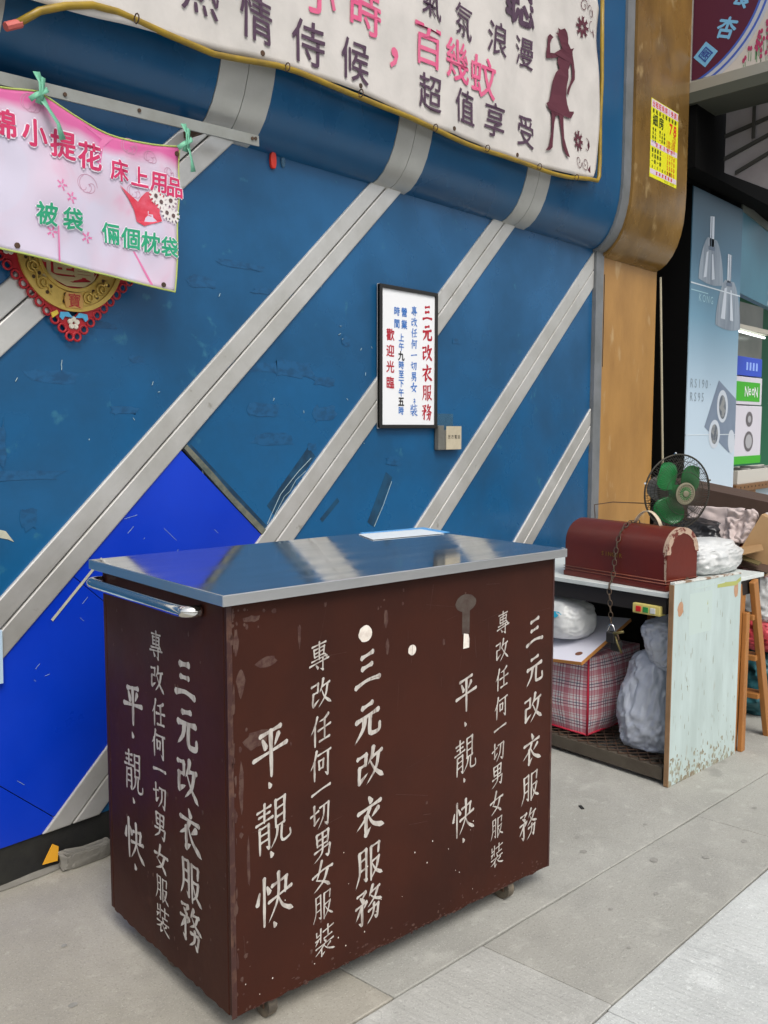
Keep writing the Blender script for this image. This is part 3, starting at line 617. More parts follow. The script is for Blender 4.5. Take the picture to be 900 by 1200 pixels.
def spot(mb, cx_, cz_, rx, rz_, d=.0006, n=18, j=.06):
    pts = [(cx_+rx*cos(2*pi*i/n)*(1+random.uniform(-j, j)), cz_+rz_*sin(2*pi*i/n)*(1+random.uniform(-j, j))) for i in range(n)]
    mb.add([(a, -d, b) for a, b in pts], [tuple(range(n))])
for a_ in ((.388, .893, .021, .021), (.545, .827, .014, .014)):
    mb = MB(); spot(mb, *a_); mb.make('white_spot', WPAINT2, cart, fixn=False)
mb = MB()
mb.add([(.732, -.0012, .80), (.755, -.0012, .80), (.756, -.0012, .825), (.752, -.0012, .838), (.734, -.0012, .842)], [(0, 1, 2, 3, 4)])
mb.make('white_spot', WPAINT2, cart, fixn=False)
mb = MB(); spot(mb, .742, .925, .040, .024, .0005); mb.add([(.728, -.0004, .84), (.757, -.0004, .84), (.757, -.0004, .925), (.728, -.0004, .925)], [(0, 1, 2, 3)])
mb.make('glue_stain', STAIN, cart, fixn=False)
mb = MB()
for _ in range(46):
    a = random.choice([random.uniform(.01, .05), random.uniform(.02, L-.02)]); b = random.choice([random.uniform(.07, .25), random.uniform(.1, .99), random.uniform(.95, 1.0)])
    r = random.uniform(.0012, .004); spot(mb, a, b, r*random.uniform(.8, 1.4), r*random.uniform(.8, 2.2), .0003+random.uniform(0, .0001), 8, .3)
for a, b, x, z in ((.03, .84, .010, .035), (.028, .60, .006, .05), (.02, .93, .006, .03), (.10, .87, .03, .012), (.07, .70, .035, .022), (.19, .92, .004, .03), (.455, .92, .006, .022), (.46, .85, .005, .02), (.66, .83, .004, .01), (.06, .975, .02, .008), (.12, .985, .008, .005), (.045, .42, .004, .06)):
    spot(mb, a, b, x, z, .00025, 12, .35)
for _ in range(34):
    spot(mb, random.uniform(.001, .014), random.uniform(.07, 1.0), random.uniform(.001, .004), random.uniform(.004, .02), .0014, 9, .45)
for _ in range(120):
    spot(mb, random.uniform(.0, L), ZB+.003+.05*random.random()**3, random.uniform(.001, .006), random.uniform(.001, .004), .0003+_*.000002, 8, .5)
for _ in range(40):
    r = random.uniform(.001, .003); spot(mb, random.uniform(.0, L), ZB+random.uniform(.003, .012), r*2, r, .0002, 8, .5)
mb.make('paint_chip', CHIP, cart, fixn=False, kind='stuff')
mb = MB()
for _ in range(24):
    r = random.uniform(.0009, .0018); spot(mb, random.uniform(.02, L*.7), ZB+random.uniform(.03, .3)**1.0, r, r*1.3, .0007, 8, .1)
mb.make('paint_drip', WPAINT2, cart, fixn=False, kind='stuff')
mb = MB(); random.seed(31)
for _ in range(34):
    a = random.uniform(.02, L-.05); b = random.uniform(.09, .98); ln = random.uniform(.02, .12); an = random.choice([random.uniform(1.3, 1.8), random.uniform(-.3, .3)]); w_ = random.uniform(.0004, .0010)
    dx, dz = cos(an)*ln, sin(an)*ln; b2 = min(.99, b+dz)
    mb.add([(a, -.0009-_*.000005, b), (a+w_, -.0009-_*.000005, b+w_), (a+dx+w_, -.0009-_*.000005, b2+w_), (a+dx, -.0009-_*.000005, b2)], [(0, 1, 2, 3)])
mb.make('scratch', CHIP, cart, fixn=False, kind='stuff')
mb = MB()
for _ in range(50):
    v_ = random.uniform(.02, Wd-.02); b = random.uniform(.07, .98); r = random.uniform(.001, .005); n = 8
    mb.add([(-.0004-_*.000004, v_+r*cos(2*pi*k/n)*random.uniform(.5, 1.3), b+r*1.6*sin(2*pi*k/n)*random.uniform(.5, 1.3)) for k in range(n)], [tuple(range(n))])
mb.make('paint_chip', CHIP, cart, fixn=False, kind='stuff')
# papers on the cart
def on_lid(pts, z0, z1): return MB().prism(pts, lambda a, b, d: (a, b, d), z0, z1)
p1 = [(2.14, 1.935), (2.446, 1.862), (2.50, 2.02), (2.225, 2.075)]
tag(on_lid([(x+.03, y+.012) for x, y in p1], 1.0412, 1.0424).make('blue_sheet', mat('blue_folder', (.10, .36, .72), .4)), 'light blue plastic sheet lying under the white paper on the steel cart top', 'sheet')
tag(on_lid([(2.14, 1.925), (2.43, 1.862), (2.47, 1.995), (2.215, 2.055)], 1.0426, 1.0436).make('paper_sheet', mat('white_paper', (.62, .68, .72), .6)), 'white paper sheet lying on the far side of the steel cart top', 'paper')

# ================================================================== NOTICE ON THE WALL
nb = empty('notice_board', 'framed white notice with red and blue vertical Chinese writing on the blue wall', 'sign', (3.13, W0, 1.70))
NX, NZ = 3.13, 1.70
def nl(a, b, d): return (a-NX, -.0075-d, b-NZ)
x0, x1, z0, z1 = 2.932, 3.328, 1.392, 2.0
MB().box(x0-NX, x1-NX, -.018, -.0075, z0-NZ, z1-NZ).make('board', SIGNW, nb)
for a in ((x0, x0+.016, z0, z1), (x1-.016, x1, z0, z1), (x0+.0162, x1-.0162, z1-.016, z1), (x0+.0162, x1-.0162, z0, z0+.016)):
    MB().box(a[0]-NX, a[1]-NX, -.026, -.0072, a[2]-NZ, a[3]-NZ).make('frame', FRAMEB, nb, bevel=.002)
nf = lambda a, b, d: (a-NX, -.0187-d, b-NZ)
random.seed(9)
LT = Letters('red_character', INKRED, nb)
for i, ch in enumerate(T6): LT.brush(ch, 3.258, 1.905-i*.0885, .078, nf, 12.5, .02, .95, .6)
for i, ch in enumerate('歡迎光臨'): LT.put(ch, 3.005, 1.792-i*.068, .054, nf, .04, d=.0002)
LT = Letters('blue_character', INKBLUE, nb)
for i, ch in enumerate('專改任何一切男女'): LT.brush(ch, 3.165, 1.905-i*.0475, .043, nf, 11, .02, 1, .5)
LT.brush('裝', 3.165, 1.472, .052, nf, 11, .02, 1, .5)
LT.put('衤', 3.172, 1.512, .028, nf, .03, d=.0001)
for i, ch in enumerate('營業'): LT.put(ch, 3.097, 1.895-i*.053, .042, nf, .035, d=.0002)
for i, ch in enumerate('時間'): LT.put(ch, 3.048, 1.895-i*.053, .040, nf, .035, d=.0002)
LK = Letters('black_character', INKBLACK, nb)
for i, ch in enumerate('上午九時至下午五時'):
    if ch in '九五': LK.put(ch, 3.078, 1.785-i*.0395, .043, nf, .06, d=.0002)
    else: LT.put(ch, 3.078, 1.785-i*.0395, .037, nf, .04, d=.0002)
# card holder right below
chd = empty('card_holder', 'small grey card box with a cream note, below the corner of the framed notice', 'card holder', (3.40, W0, 1.36))
cl = lambda a, b, d: (a-3.40, -d, b-1.36)
MB().box(3.335-3.4, 3.475-3.4, -.004, -.0005, 1.33-1.36, 1.46-1.36).make('clear_back', CLEARP, chd)
MB().box(3.332-3.4, 3.375-3.4, -.030, -.005, 1.292-1.36, 1.405-1.36).make('side_wall', GREYPL, chd, bevel=.003)
MB().box(3.377-3.4, 3.50-3.4, -.030, -.006, 1.292-1.36, 1.385-1.36).make('box', GREYPL, chd, bevel=.003)
MB().box(3.386-3.4, 3.502-3.4, -.0335, -.0315, 1.294-1.36, 1.402-1.36).make('note', PAPER, chd)
mb = MB()
for i, ch in enumerate('改衣電話'): put(mb, ch, 3.407-3.4+i*.025, 1.352-1.36, .020, lambda a, b, d: (a, -.0338-d, b), .01)
mb.make('handwriting', INKBLACK, chd, fixn=False)
# red tag + clear bump
tag(MB().prism([(2.352+.014*cos(t*pi/8)*(1), 2.392-.0+.030*max(-1, min(1, 1.25*sin(t*pi/8)))) for t in range(16)], fl, .0005, .014).make('red_tag', REDP, bevel=.003), 'small red plastic tag hanging just below the blue fascia', 'tag')
bpy.data.objects['red_tag'].location = (FX, FY, -.012)
o = MB().prism([(2.405+.010*cos(t*pi/8), 2.385+.020*sin(t*pi/8)) for t in range(16)], fl, .0005, .008).make('clear_tag', CLEARP, bevel=.002); o.location = (FX, FY, 0)
tag(o, 'small clear plastic tag to the right of the red one', 'tag')

# ================================================================== BIG BANNER
bn = empty('shop_banner', 'large white cloth banner with purple and pink Chinese words and a dancing woman silhouette', 'banner', (2.9, 2.43, 2.6))
def lowz(x):   # sagging lower edge
    pts = [(-.4, 2.53), (.8, 2.50), (1.416, 2.545), (1.9, 2.592), (2.23, 2.63), (2.62, 2.642), (3.03, 2.624), (3.66, 2.624), (4.2, 2.655), (4.46, 2.69)]
    if x <= pts[0][0]: return pts[0][1]
    for (a, za), (b, zb) in zip(pts, pts[1:]):
        if x <= b: return za+(zb-za)*(x-a)/(b-a)
    return pts[-1][1]
def wav(x, z):
    t = max(0, min(1, (z-2.6)))
    return .008*sin(x*21+z*5)*t+.018*noise.noise(Vector((x*3.2+z*1.6, z*.8, 2)))+.018*noise.noise(Vector((x*7+z*3.0, z*1.0, 7)))*(.45+t)+.004*noise.noise(Vector((x*14, z*6, 5)))
BF = lambda a, b, d: (a-2.9, -.006-d-wav(a, b), b-2.6)
def bfn(u, v):
    x = -.4+(4.455+.4)*u; top = 3.60; lo = lowz(x)+.008; z = lo+(top-lo)*v
    if x > 4.35: x_ = x
    # rounded corners right
    cxr = 4.455-.05
    if x > cxr:
        k = (x-cxr)/.05; z = min(max(z, lo+.05*(1-math.sqrt(max(0, 1-k*k)))), top-.05*(1-math.sqrt(max(0, 1-k*k))))
    return BF(x, z, 0)
MB().grid(bfn, 300, 44).make('cloth', CLOTHW, bn, smooth='all', solid=.0012)
def bt(L_, ch, x, z, s_, wx=1., bold=.012): L_.put(ch, x, z, s_, BF, bold, .0, wx, .0055)
LP = Letters('purple_character', INKP, bn)
for ch, x, z in (('熱', 1.885, 2.765), ('情', 2.115, 2.752), ('侍', 2.352, 2.745), ('候', 2.585, 2.750)): bt(LP, ch, x, z, .160)
for ch, x, z in (('超', 3.040, 2.758), ('值', 3.280, 2.762), ('享', 3.515, 2.766), ('受', 3.760, 2.772)): bt(LP, ch, x, z, .152)
for ch, x, z in (('氣', 3.045, 3.118), ('氛', 3.272, 3.112), ('浪', 3.510, 3.110), ('漫', 3.742, 3.122)): bt(LP, ch, x, z, .145)
bt(LP, '聽', 3.690, 3.355, .27, 1., .035); bt(LP, '動', 3.33, 3.40, .27, 1., .035)
LP = Letters('pink_character', INKPINK, bn)
for ch, x, z in (('小', 2.395, 2.935), ('時', 2.640, 2.945), ('，', 2.84, 2.865), ('百', 3.025, 2.938), ('幾', 3.225, 2.935), ('蚊', 3.42, 2.925)):
    bt(LP, ch, x, z, .180 if ch != '，' else .22, bold=.020)
woman = [(4.033, 3.324), (4.052, 3.32), (4.082, 3.334), (4.106, 3.322), (4.118, 3.298), (4.119, 3.276), (4.148, 3.257), (4.183, 3.273), (4.164, 3.25), (4.168, 3.232), (4.179, 3.208), (4.194, 3.165), (4.195, 3.126), (4.163, 3.086), (4.153, 3.06), (4.144, 3.038), (4.131, 3.042), (4.134, 3.063), (4.154, 3.099), (4.169, 3.135), (4.161, 3.179), (4.151, 3.192), (4.133, 3.156), (4.138, 3.118), (4.127, 3.076), (4.119, 3.028), (4.127, 2.99), (4.147, 2.96), (4.195, 2.972), (4.195, 2.963), (4.161, 2.93), (4.122, 2.923), (4.082, 2.923), (4.084, 2.871), (4.089, 2.817), (4.111, 2.775), (4.14, 2.734), (4.113, 2.736), (4.08, 2.768), (4.075, 2.783), (4.062, 2.85), (4.044, 2.914), (4.018, 2.907), (4.004, 2.867), (3.991, 2.795), (3.988, 2.752), (3.969, 2.736), (3.936, 2.727), (3.958, 2.753), (3.975, 2.829), (3.976, 2.876), (3.978, 2.914), (3.945, 2.925), (3.926, 2.943), (3.951, 2.957), (3.972, 2.997), (3.988, 3.062), (4.014, 3.107), (4.055, 3.142), (4.036, 3.163), (4.041, 3.191), (3.996, 3.172), (3.937, 3.155), (3.936, 3.183), (3.946, 3.224), (3.945, 3.257), (3.963, 3.274), (3.996, 3.269), (3.975, 3.251), (3.964, 3.229), (3.966, 3.188), (4.003, 3.197), (4.048, 3.224), (4.073, 3.24), (4.054, 3.264), (4.046, 3.28), (4.03, 3.291), (4.015, 3.297), (4.04, 3.301)]
from mathutils.geometry import tessellate_polygon
def flat(mb, poly, fn, d):
    tr = tessellate_polygon([[Vector((a, b, 0)) for a, b in poly]]); mb.add([fn(a, b, d) for a, b in poly], [tuple(t) for t in tr])
mb = MB(); flat(mb, woman, BF, .0095); mb.make('woman_silhouette', INKR, bn, fixn=False)
mb = MB()
def petal_flower(mb, cx_, cz_, r, fn, d=.005, n=8):
    for k in range(n):
        a = 2*pi*k/n; ca_, sa_ = cos(a), sin(a)
        shp = [(.12, 0), (.45, .2), (.75, .12), (1, .22), (.9, 0), (1, -.22), (.75, -.12), (.45, -.2)]
        flat(mb, [(cx_+r*(x*ca_-y*sa_), cz_+r*(x*sa_+y*ca_)) for x, y in shp], fn, d)
def curl(mb, cx_, cz_, r, turns, a0, fn, w_=.004, d=.0045, sg=1):
    n = 26; P_ = []
    for i in range(n+1):
        t = i/n; a = a0+sg*turns*2*pi*t; rr = r*(1-.85*t); P_.append((cx_+rr*cos(a), cz_+rr*sin(a)))
    for i in range(n):
        (xa, za), (xb, zb) = P_[i], P_[i+1]; q = math.hypot(xb-xa, zb-za) or 1; nx, nz = -(zb-za)/q*w_/2, (xb-xa)/q*w_/2
        mb.add([fn(xa-nx, za-nz, d), fn(xb-nx, zb-nz, d), fn(xb+nx, zb+nz, d), fn(xa+nx, za+nz, d)], [(0, 1, 2, 3)])
for zc, sg in ((3.395, 1), (2.845, -1)):
    petal_flower(mb, 4.255, zc, .052, BF)
    curl(mb, 4.26, zc+sg*.10, .035, 1.3, 0, BF, sg=sg); curl(mb, 4.335, zc+sg*.095, .038, 1.4, pi, BF, sg=-sg)
    curl(mb, 4.345, zc+sg*.01, .045, .55, pi/2, BF, sg=sg); flat(mb, [(4.37, zc-.02), (4.385, zc), (4.375, zc+.03), (4.36, zc+.005)], BF, .0022)
    flat(mb, [(4.365, zc+sg*.12), (4.395, zc+sg*.13), (4.395, zc+sg*.09)], BF, .0022)
mb.make('flower_print', INKR, bn, fixn=False, kind='stuff')
# yellow tube following the lower and right edge
pts = [(1.277, 2.44, 2.474), (1.34, 2.425, 2.525), (1.416, 2.42, 2.562), (1.50, 2.42, 2.592), (1.58, 2.42, 2.600), (1.75, 2.42, 2.590)]
x = 1.93
while x < 4.42: pts.append((x, 2.418, lowz(x)-.006+.006*sin(x*9))); x += .09
pts += [(4.45, 2.418, 2.685), (4.468, 2.418, 2.71), (4.475, 2.42, 2.80), (4.468, 2.42, 3.0), (4.478, 2.42, 3.2), (4.47, 2.42, 3.4), (4.462, 2.42, 3.62)]
yt = empty('yellow_tube', 'thin yellow hose running along the lower and right edges of the big banner', 'hose', (1.28, 2.44, 2.47))
yt_ = [(a-1.28, b-2.44, c-2.47) for a, b, c in pts]
MB().tube(yt_, .0105, 8).make('hose', YTUBE, yt, smooth='all')
MB().tube([(-.03, .002, -.01), (-.012, .002, 0.0), (.012, -.002, .012)], .012, 8).make('end_cap', mat('pink_end', (.55, .12, .10), .5), yt, smooth=True)
for x in (1.63, 2.23, 2.60, 3.05, 3.42, 3.85, 4.2):
    z = (lowz(x) if x > 1.9 else 2.597)
    MB().tube([(x-1.28, -.022-.02+.012*cos(a), z-.006-2.47+.014*sin(a)) for a in [2*pi*k/10 for k in range(10)]], .0022, 5, closed=True).make('wire_tie', RUST, yt, smooth='all')
mb = MB()
for x in (2.14, 2.62, 3.2, 3.7): mb.tube([(x-2.9, -.004-wav(x, lowz(x)+.03), lowz(x)+.03-2.6), (x-2.9, -.010-wav(x, lowz(x)+.03), lowz(x)+.03-2.6)], .009, 10)
mb.make('eyelet', RUST, bn, kind='stuff')

# ================================================================== RAIL + PINK BANNER
rl = empty('metal_rail', 'pale angle bar screwed under the fascia, the pink banner is tied to it', 'rail', (1.2, 2.50, 2.39))
rA, rB = Vector((.2, 2.50, 2.295)), Vector((2.185, 2.50, 2.388))
dirr = (rB-rA).normalized(); Mr = frame(rA-Vector((1.2, 2.50, 2.39)), dirr, (0, 1, 0))
mb = MB().box(0, (rB-rA).length, -.003, .003, -.018, .018, Mr).make('bar', mat('rail_paint', (.30, .31, .29), .5, .2, col2=(.2, .2, .17), scale=9), rl, bevel=.001)
mb = MB()
for t in (1.25, 1.5, 1.955, 1.97): mb.lathe([(.006, 0), (.006, .003)], 10, Mr @ Matrix.Translation((t, -.004, random.uniform(-.006, .006))) @ Matrix.Rotation(pi/2, 4, 'X'))
mb.make('screw', RUST, rl, kind='stuff')
mb = MB().box(.4, .42, .006, .13, -.01, .01, Mr).box(1.75, 1.77, .006, .13, -.01, .01, Mr).make('bracket', RUST, rl)
pk = empty('bedding_banner', 'pink and white plastic banner with red and green Chinese writing tied by green ribbons', 'banner', (1.5, 2.49, 2.1))
def ptop(x): # top edge, sagging between ties
    t = (x-1.357)/(1.852-1.357)
    return 2.333-.038*t-.045*sin(pi*max(0, min(1, t)))*1.0 if t > 0 else 2.333+.0*t-.03*sin(pi*min(1, -t/1.2))
def pbot(x): return 1.905-.0+(-.072)*(x-1.05)/.78
def pw(x, z): return .012*noise.noise(Vector((x*4, z*4, 1)))+.006*noise.noise(Vector((x*13, z*8, 4)))+.004*sin((x+z)*24)
def PK(a, b, d): return (a-1.5, -.002-d-pw(a, b), b-2.1)
def pmap(u, v):
    x = .35+1.495*u; xx = x-.030*(1-v)*(u); a, b = pbot(x), ptop(x); return xx, a+(b-a)*v
def pinkmat():
    m = bpy.data.materials.new('pink_banner_print'); m.use_nodes = True; n = m.node_tree.nodes; l = m.node_tree.links
    b = n['Principled BSDF']; b.inputs['Roughness'].default_value = .45
    tc = n.new('ShaderNodeTexCoord'); t = n.new('ShaderNodeTexNoise'); t.inputs['Scale'].default_value = 3.2; t.inputs['Detail'].default_value = 3; t.inputs['Distortion'].default_value = 1.2; l.new(tc.outputs['Object'], t.inputs['Vector'])
    cr = n.new('ShaderNodeValToRGB'); l.new(t.outputs[0], cr.inputs[0]); e = cr.color_ramp.elements
    e[0].position = .30; e[0].color = (.66, .36, .50, 1); e[1].position = .60; e[1].color = (.58, .54, .66, 1)
    q = e.new(.44); q.color = (.62, .50, .61, 1)
    sp = n.new('ShaderNodeSeparateXYZ'); l.new(tc.outputs['UV'], sp.inputs[0])
    t2 = n.new('ShaderNodeTexNoise'); t2.inputs['Scale'].default_value = 5; l.new(tc.outputs['Object'], t2.inputs['Vector'])
    ad = n.new('ShaderNodeMath'); ad.operation = 'MULTIPLY_ADD'; ad.inputs[1].default_value = .25; l.new(t2.outputs[0], ad.inputs[0]); l.new(sp.outputs[1], ad.inputs[2])
    r = n.new('ShaderNodeMapRange'); r.inputs[1].default_value = .98; r.inputs[2].default_value = 1.06; l.new(ad.outputs[0], r.inputs[0])
    x = n.new('ShaderNodeMix'); x.data_type = 'RGBA'; l.new(r.outputs[0], x.inputs[0]); l.new(cr.outputs[0], x.inputs[6]); x.inputs[7].default_value = (.62, .12, .32, 1)
    l.new(x.outputs[2], b.inputs['Base Color']); return m
mb = MB(); NU, NVV = 90, 36
mb.grid(lambda u, v: PK(*pmap(u, v), 0), NU, NVV)
pko = mb.make('sheet', pinkmat(), pk, smooth='all')
uvl = pko.data.uv_layers.new(name='UVMap')
for lp in pko.data.loops:
    vi = lp.vertex_index; uvl.data[lp.index].uv = ((vi % (NU+1))/NU, (vi//(NU+1))/NVV)
q = pko.modifiers.new('s', 'SOLIDIFY'); q.thickness = .001; q.offset = 0
mb = MB(); eb = [pmap(1, 0)]+[pmap(1, k/20) for k in range(21)]
mb.tube([PK(a, b, 0) for a, b in [pmap(u/40, 1) for u in range(41)]+[pmap(1, 1-k/20) for k in range(1, 21)]+[pmap(1-u/40, 0) for u in range(1, 41)]], .003, 5)
mb.make('edging', LIME, pk, smooth='all')
random.seed(4)
mbw = MB(); mbr = MB(); mbg = MB(); mbw2 = MB()
for ch, x, z in (('錦', 1.272, 2.228), ('小', 1.365, 2.213), ('提', 1.455, 2.195), ('花', 1.548, 2.182), ('床', 1.652, 2.158), ('上', 1.728, 2.145), ('用', 1.795, 2.150)): pass
row1 = (('全', 1.05, 2.235), ('棉', 1.155, 2.23), ('錦', 1.252, 2.222), ('小', 1.345, 2.216), ('提', 1.432, 2.204), ('花', 1.515, 2.190), ('床', 1.615, 2.170), ('上', 1.688, 2.166), ('用', 1.756, 2.163), ('品', 1.815, 2.158))
row2 = (('單', .95, 2.03), ('人', 1.05, 2.025), ('被', 1.372, 2.000), ('袋', 1.452, 1.998), ('倆', 1.585, 1.980), ('個', 1.655, 1.976), ('枕', 1.722, 1.972), ('袋', 1.790, 1.968))
LO = Letters('lettering_outline', mat('print_white', (.8, .74, .82), .5), pk)
LR = Letters('red_character', mat('print_crimson', (.58, .03, .12), .5), pk); LG = Letters('green_character', mat('print_green', (.02, .33, .17), .5), pk)
for ch, x, z in row1[2:]:
    s_ = .080 if x < 1.56 else .066
    LO.put(ch, x, z, s_, PK, .12, -.0, 1., .0045); LR.put(ch, x, z, s_, PK, .045, -.0, 1., .0055)
for ch, x, z in row2[2:]:
    LO.put(ch, x, z, .066, PK, .12, -.0, 1., .0045); LG.put(ch, x, z, .066, PK, .045, -.0, 1., .0055)
mb = MB()
flat(mb, [(1.615, 2.128), (1.655, 2.105), (1.680, 2.090), (1.69, 2.105), (1.71, 2.125), (1.75, 2.135), (1.778, 2.128), (1.765, 2.10), (1.757, 2.07), (1.765, 2.045), (1.74, 2.035), (1.70, 2.020), (1.675, 2.030), (1.665, 2.065), (1.645, 2.095)], PK, .0035)
mb.make('red_ribbon_print', mat('print_red', (.60, .03, .06), .5, col2=(.66, .12, .18), scale=14, amt=.9), pk, fixn=False)
mb = MB()
flat(mb, [(1.552, 2.175), (1.565, 2.23), (1.60, 2.262), (1.55, 2.262), (1.50, 2.275), (1.56, 2.25), (1.535, 2.21), (1.53, 2.18)], PK, .0012)
for a, b in (((1.36, 1.865), (1.375, 1.99)), ((1.69, 1.96), (1.76, 1.85)), ((1.52, 1.865), (1.37, 1.995))): pass
flat(mb, [(1.405, 1.87), (1.411, 1.87), (1.412, 1.975), (1.408, 1.975)], PK, .0012); flat(mb, [(1.665, 1.94), (1.672, 1.94), (1.735, 1.845), (1.725, 1.845)], PK, .0012)
for xx, zz in ((1.39, 1.955), (1.50, 1.955), (1.45, 2.06), (1.42, 2.09)): petal_flower(mb, xx, zz, .018, PK, .0012, 5)
mb.make('pink_print', mat('print_pink', (.68, .18, .38), .5), pk, fixn=False, kind='stuff')
mb = MB()
for cx_, cz_, r in ((1.50, 2.105, .042), (1.66, 2.115, .03), (1.645, 2.245, .035), (1.72, 2.23, .028), (1.33, 2.29, .04), (1.79, 2.2, .02)):
    for k in range(3): curl(mb, cx_+.01*k, cz_, r*(1-.25*k), .9, k*2, PK, .0016, .0012)
mb.make('scroll_print', mat('print_mauve', (.50, .25, .36), .5), pk, fixn=False)
mb = MB()
for xx, zz in ((1.765, 2.105), (1.80, 2.115), (1.785, 2.075), (1.81, 2.07), (1.745, 2.12)):
    petal_flower(mb, xx, zz, .026, PK, .0048+.0006*random.random(), 9)
    mbw2.add([PK(xx+.007*cos(k*pi/4), zz+.007*sin(k*pi/4), .0064) for k in range(8)], [tuple(range(8))])
mb.make('daisy_print', mat('print_daisy', (.72, .68, .66), .5), pk, fixn=False)
mbw2.make('daisy_centre', mat('print_darkcentre', (.12, .07, .07), .5), pk, fixn=False, kind='stuff')
for tx, tz in ((1.357, 2.333), (1.852, 2.292)):
    mb = MB()
    def ribbon(P_, w_):
        P_ = [Vector(p) for p in P_]; vs = []
        for i, p in enumerate(P_):
            a = P_[max(0, i-1)]; b = P_[min(len(P_)-1, i+1)]; t = (b-a).normalized(); s_ = t.cross(Vector((0, 1, 0))).normalized()
            s_ = (s_+Vector((0, .7*sin(i*1.1), 0))).normalized(); vs += [p-s_*w_/2, p+s_*w_/2]
        mb.add([tuple(v) for v in vs], [(2*i, 2*i+1, 2*i+3, 2*i+2) for i in range(len(P_)-1)])
    X_, Z_ = tx-1.5, tz-2.1-(.028 if tx < 1.5 else .008)
    ribbon([(X_-.008, -.02, Z_+.075), (X_-.002, -.03, Z_+.045), (X_, -.03, Z_+.015), (X_-.004, -.02, Z_-.01)], .022)
    ribbon([(X_+.012, -.02, Z_+.065), (X_+.004, -.032, Z_+.03), (X_, -.03, Z_)], .014)
    ribbon([(X_, -.025, Z_+.01), (X_+.02, -.03, Z_-.02), (X_+.045, -.035, Z_-.055), (X_+.06, -.03, Z_-.095)] if tx < 1.5 else [(X_, -.025, Z_+.02), (X_+.008, -.03, Z_-.01), (X_+.012, -.035, Z_-.04), (X_+.02, -.03, Z_-.07)], .02)
    ribbon([(X_-.03, -.02, Z_-.005), (X_-.012, -.03, Z_+.012), (X_+.012, -.03, Z_+.026), (X_+.025, -.02, Z_+.036)], .015)
    mb.make('green_ribbon', GREENR, pk, smooth='all', solid=.0008, fixn=False)
mb = MB()
for x, v in ((1.80, .03), (1.30, .04), (1.36, .96), (1.835, .95)):
    u = (x-.35)/1.495; a, b = pmap(u, v); p = PK(a, b, 0); mb.lathe([(.008, 0), (.008, .004)], 10, Matrix.Translation(p) @ Matrix.Rotation(pi/2, 4, 'X'))
mb.make('eyelet', RUST, pk, kind='stuff')

# ================================================================== MEDALLION
md = empty('fortune_medallion', 'red and gold pierced New Year ornament half hidden behind the pink banner', 'ornament', (1.515, W0-.012, 1.925))
mf = lambda a, b, d: (a, -d, b)
mb = MB()
R0 = .252
corner = [(0, -R0), (R0, 0), (0, R0), (-R0, 0)]
inn = .77
for k in range(4):
    (ax, az), (bx, bz) = corner[k], corner[(k+1) % 4]
    mb.prism([(ax, az), (bx, bz), (bx*inn, bz*inn), (ax*inn, az*inn)], mf, .0, .006)
fret = mb.make('red_frame', REDC, md)
mb = MB()
for k in range(4):
    (ax, az), (bx, bz) = corner[k], corner[(k+1) % 4]
    for i in range(11):
        t = (i+.5)/11; cx_, cz_ = ax+(bx-ax)*t, az+(bz-az)*t; cx_ *= 1.04; cz_ *= 1.04
        mb.tube([(cx_+.013*cos(2*pi*j/10), -.005, cz_+.013*sin(2*pi*j/10)) for j in range(10)], .0042, 5, closed=True)
mb.make('scalloped_edge', REDC, md, smooth='all')
mb = MB(); n = 48
def annulus(mb, r0, r1, d0, d1, n=48):
    vs = [];
    for r, d in ((r0, d0), (r1, d0), (r1, d1), (r0, d1)): vs += [(r*cos(2*pi*k/n), -d, r*sin(2*pi*k/n)) for k in range(n)]
    fs = []
    for j in range(4):
        for k in range(n): fs.append((j*n+k, j*n+(k+1) % n, ((j+1) % 4)*n+(k+1) % n, ((j+1) % 4)*n+k))
    mb.add(vs, fs)
annulus(mb, .162, .176, .007, .014); annulus(mb, .106, .116, .007, .014)
annulus(mb, .1165, .1615, .0065, .0075)
ring = mb.make('gold_ring', GOLD, md, smooth=True)
mb = MB()
for k in range(16):
    a = 2*pi*k/16
    if k % 4 == 3: continue
    cx_, cz_ = .139*cos(a), .139*sin(a)
    for r_, ph in ((.016, 0), (.009, 2)):
        mb.tube([(cx_+r_*cos(ph+5*j/10)+(.006 if r_ < .01 else 0), -.011, cz_+r_*sin(ph+5*j/10)) for j in range(11)], .0032, 5)
    mb.tube([(.139*cos(a+.13+t*.12), -.011, .139*sin(a+.13+t*.12)+.012*sin(t*6)) for t in [j/6 for j in range(7)]], .003, 5)
mb.make('gold_scrollwork', GOLD, ring, smooth='all', kind='stuff')
mb = MB()
for k in range(16):
    a = 2*pi*k/16+.2
    for rr in (.128, .15):
        mb.add([(rr*cos(a)+.006*cos(j*pi/4), -.0082, rr*sin(a)+.006*sin(j*pi/4)) for j in range(8)], [tuple(range(8))])
mb.make('piercing', mat('pierced_shadow', (.07, .035, .012), .7), ring, fixn=False, kind='stuff')
MB().prism([(.106*cos(2*pi*k/40), .106*sin(2*pi*k/40)) for k in range(40)], mf, .003, .0065).make('red_disc', REDC, md)
mb = MB(); put(mb, '進', -.045, -.035, .11, lambda a, b, d: (a, -.009-d, b), .04); put(mb, '寶', .04, -.035, .10, lambda a, b, d: (a, -.0095-d, b), .03)
flat(mb, [(-.085, -.055), (-.06, -.07), (0, -.088), (.06, -.08), (.085, -.05), (.075, -.075), (.04, -.098), (-.02, -.10), (-.07, -.08)], lambda a, b, d: (a, -.0105-d, b), 0)
mb.make('gold_lettering', mat('pale_gold', (.52, .42, .22), .4, .2), md, fixn=False)
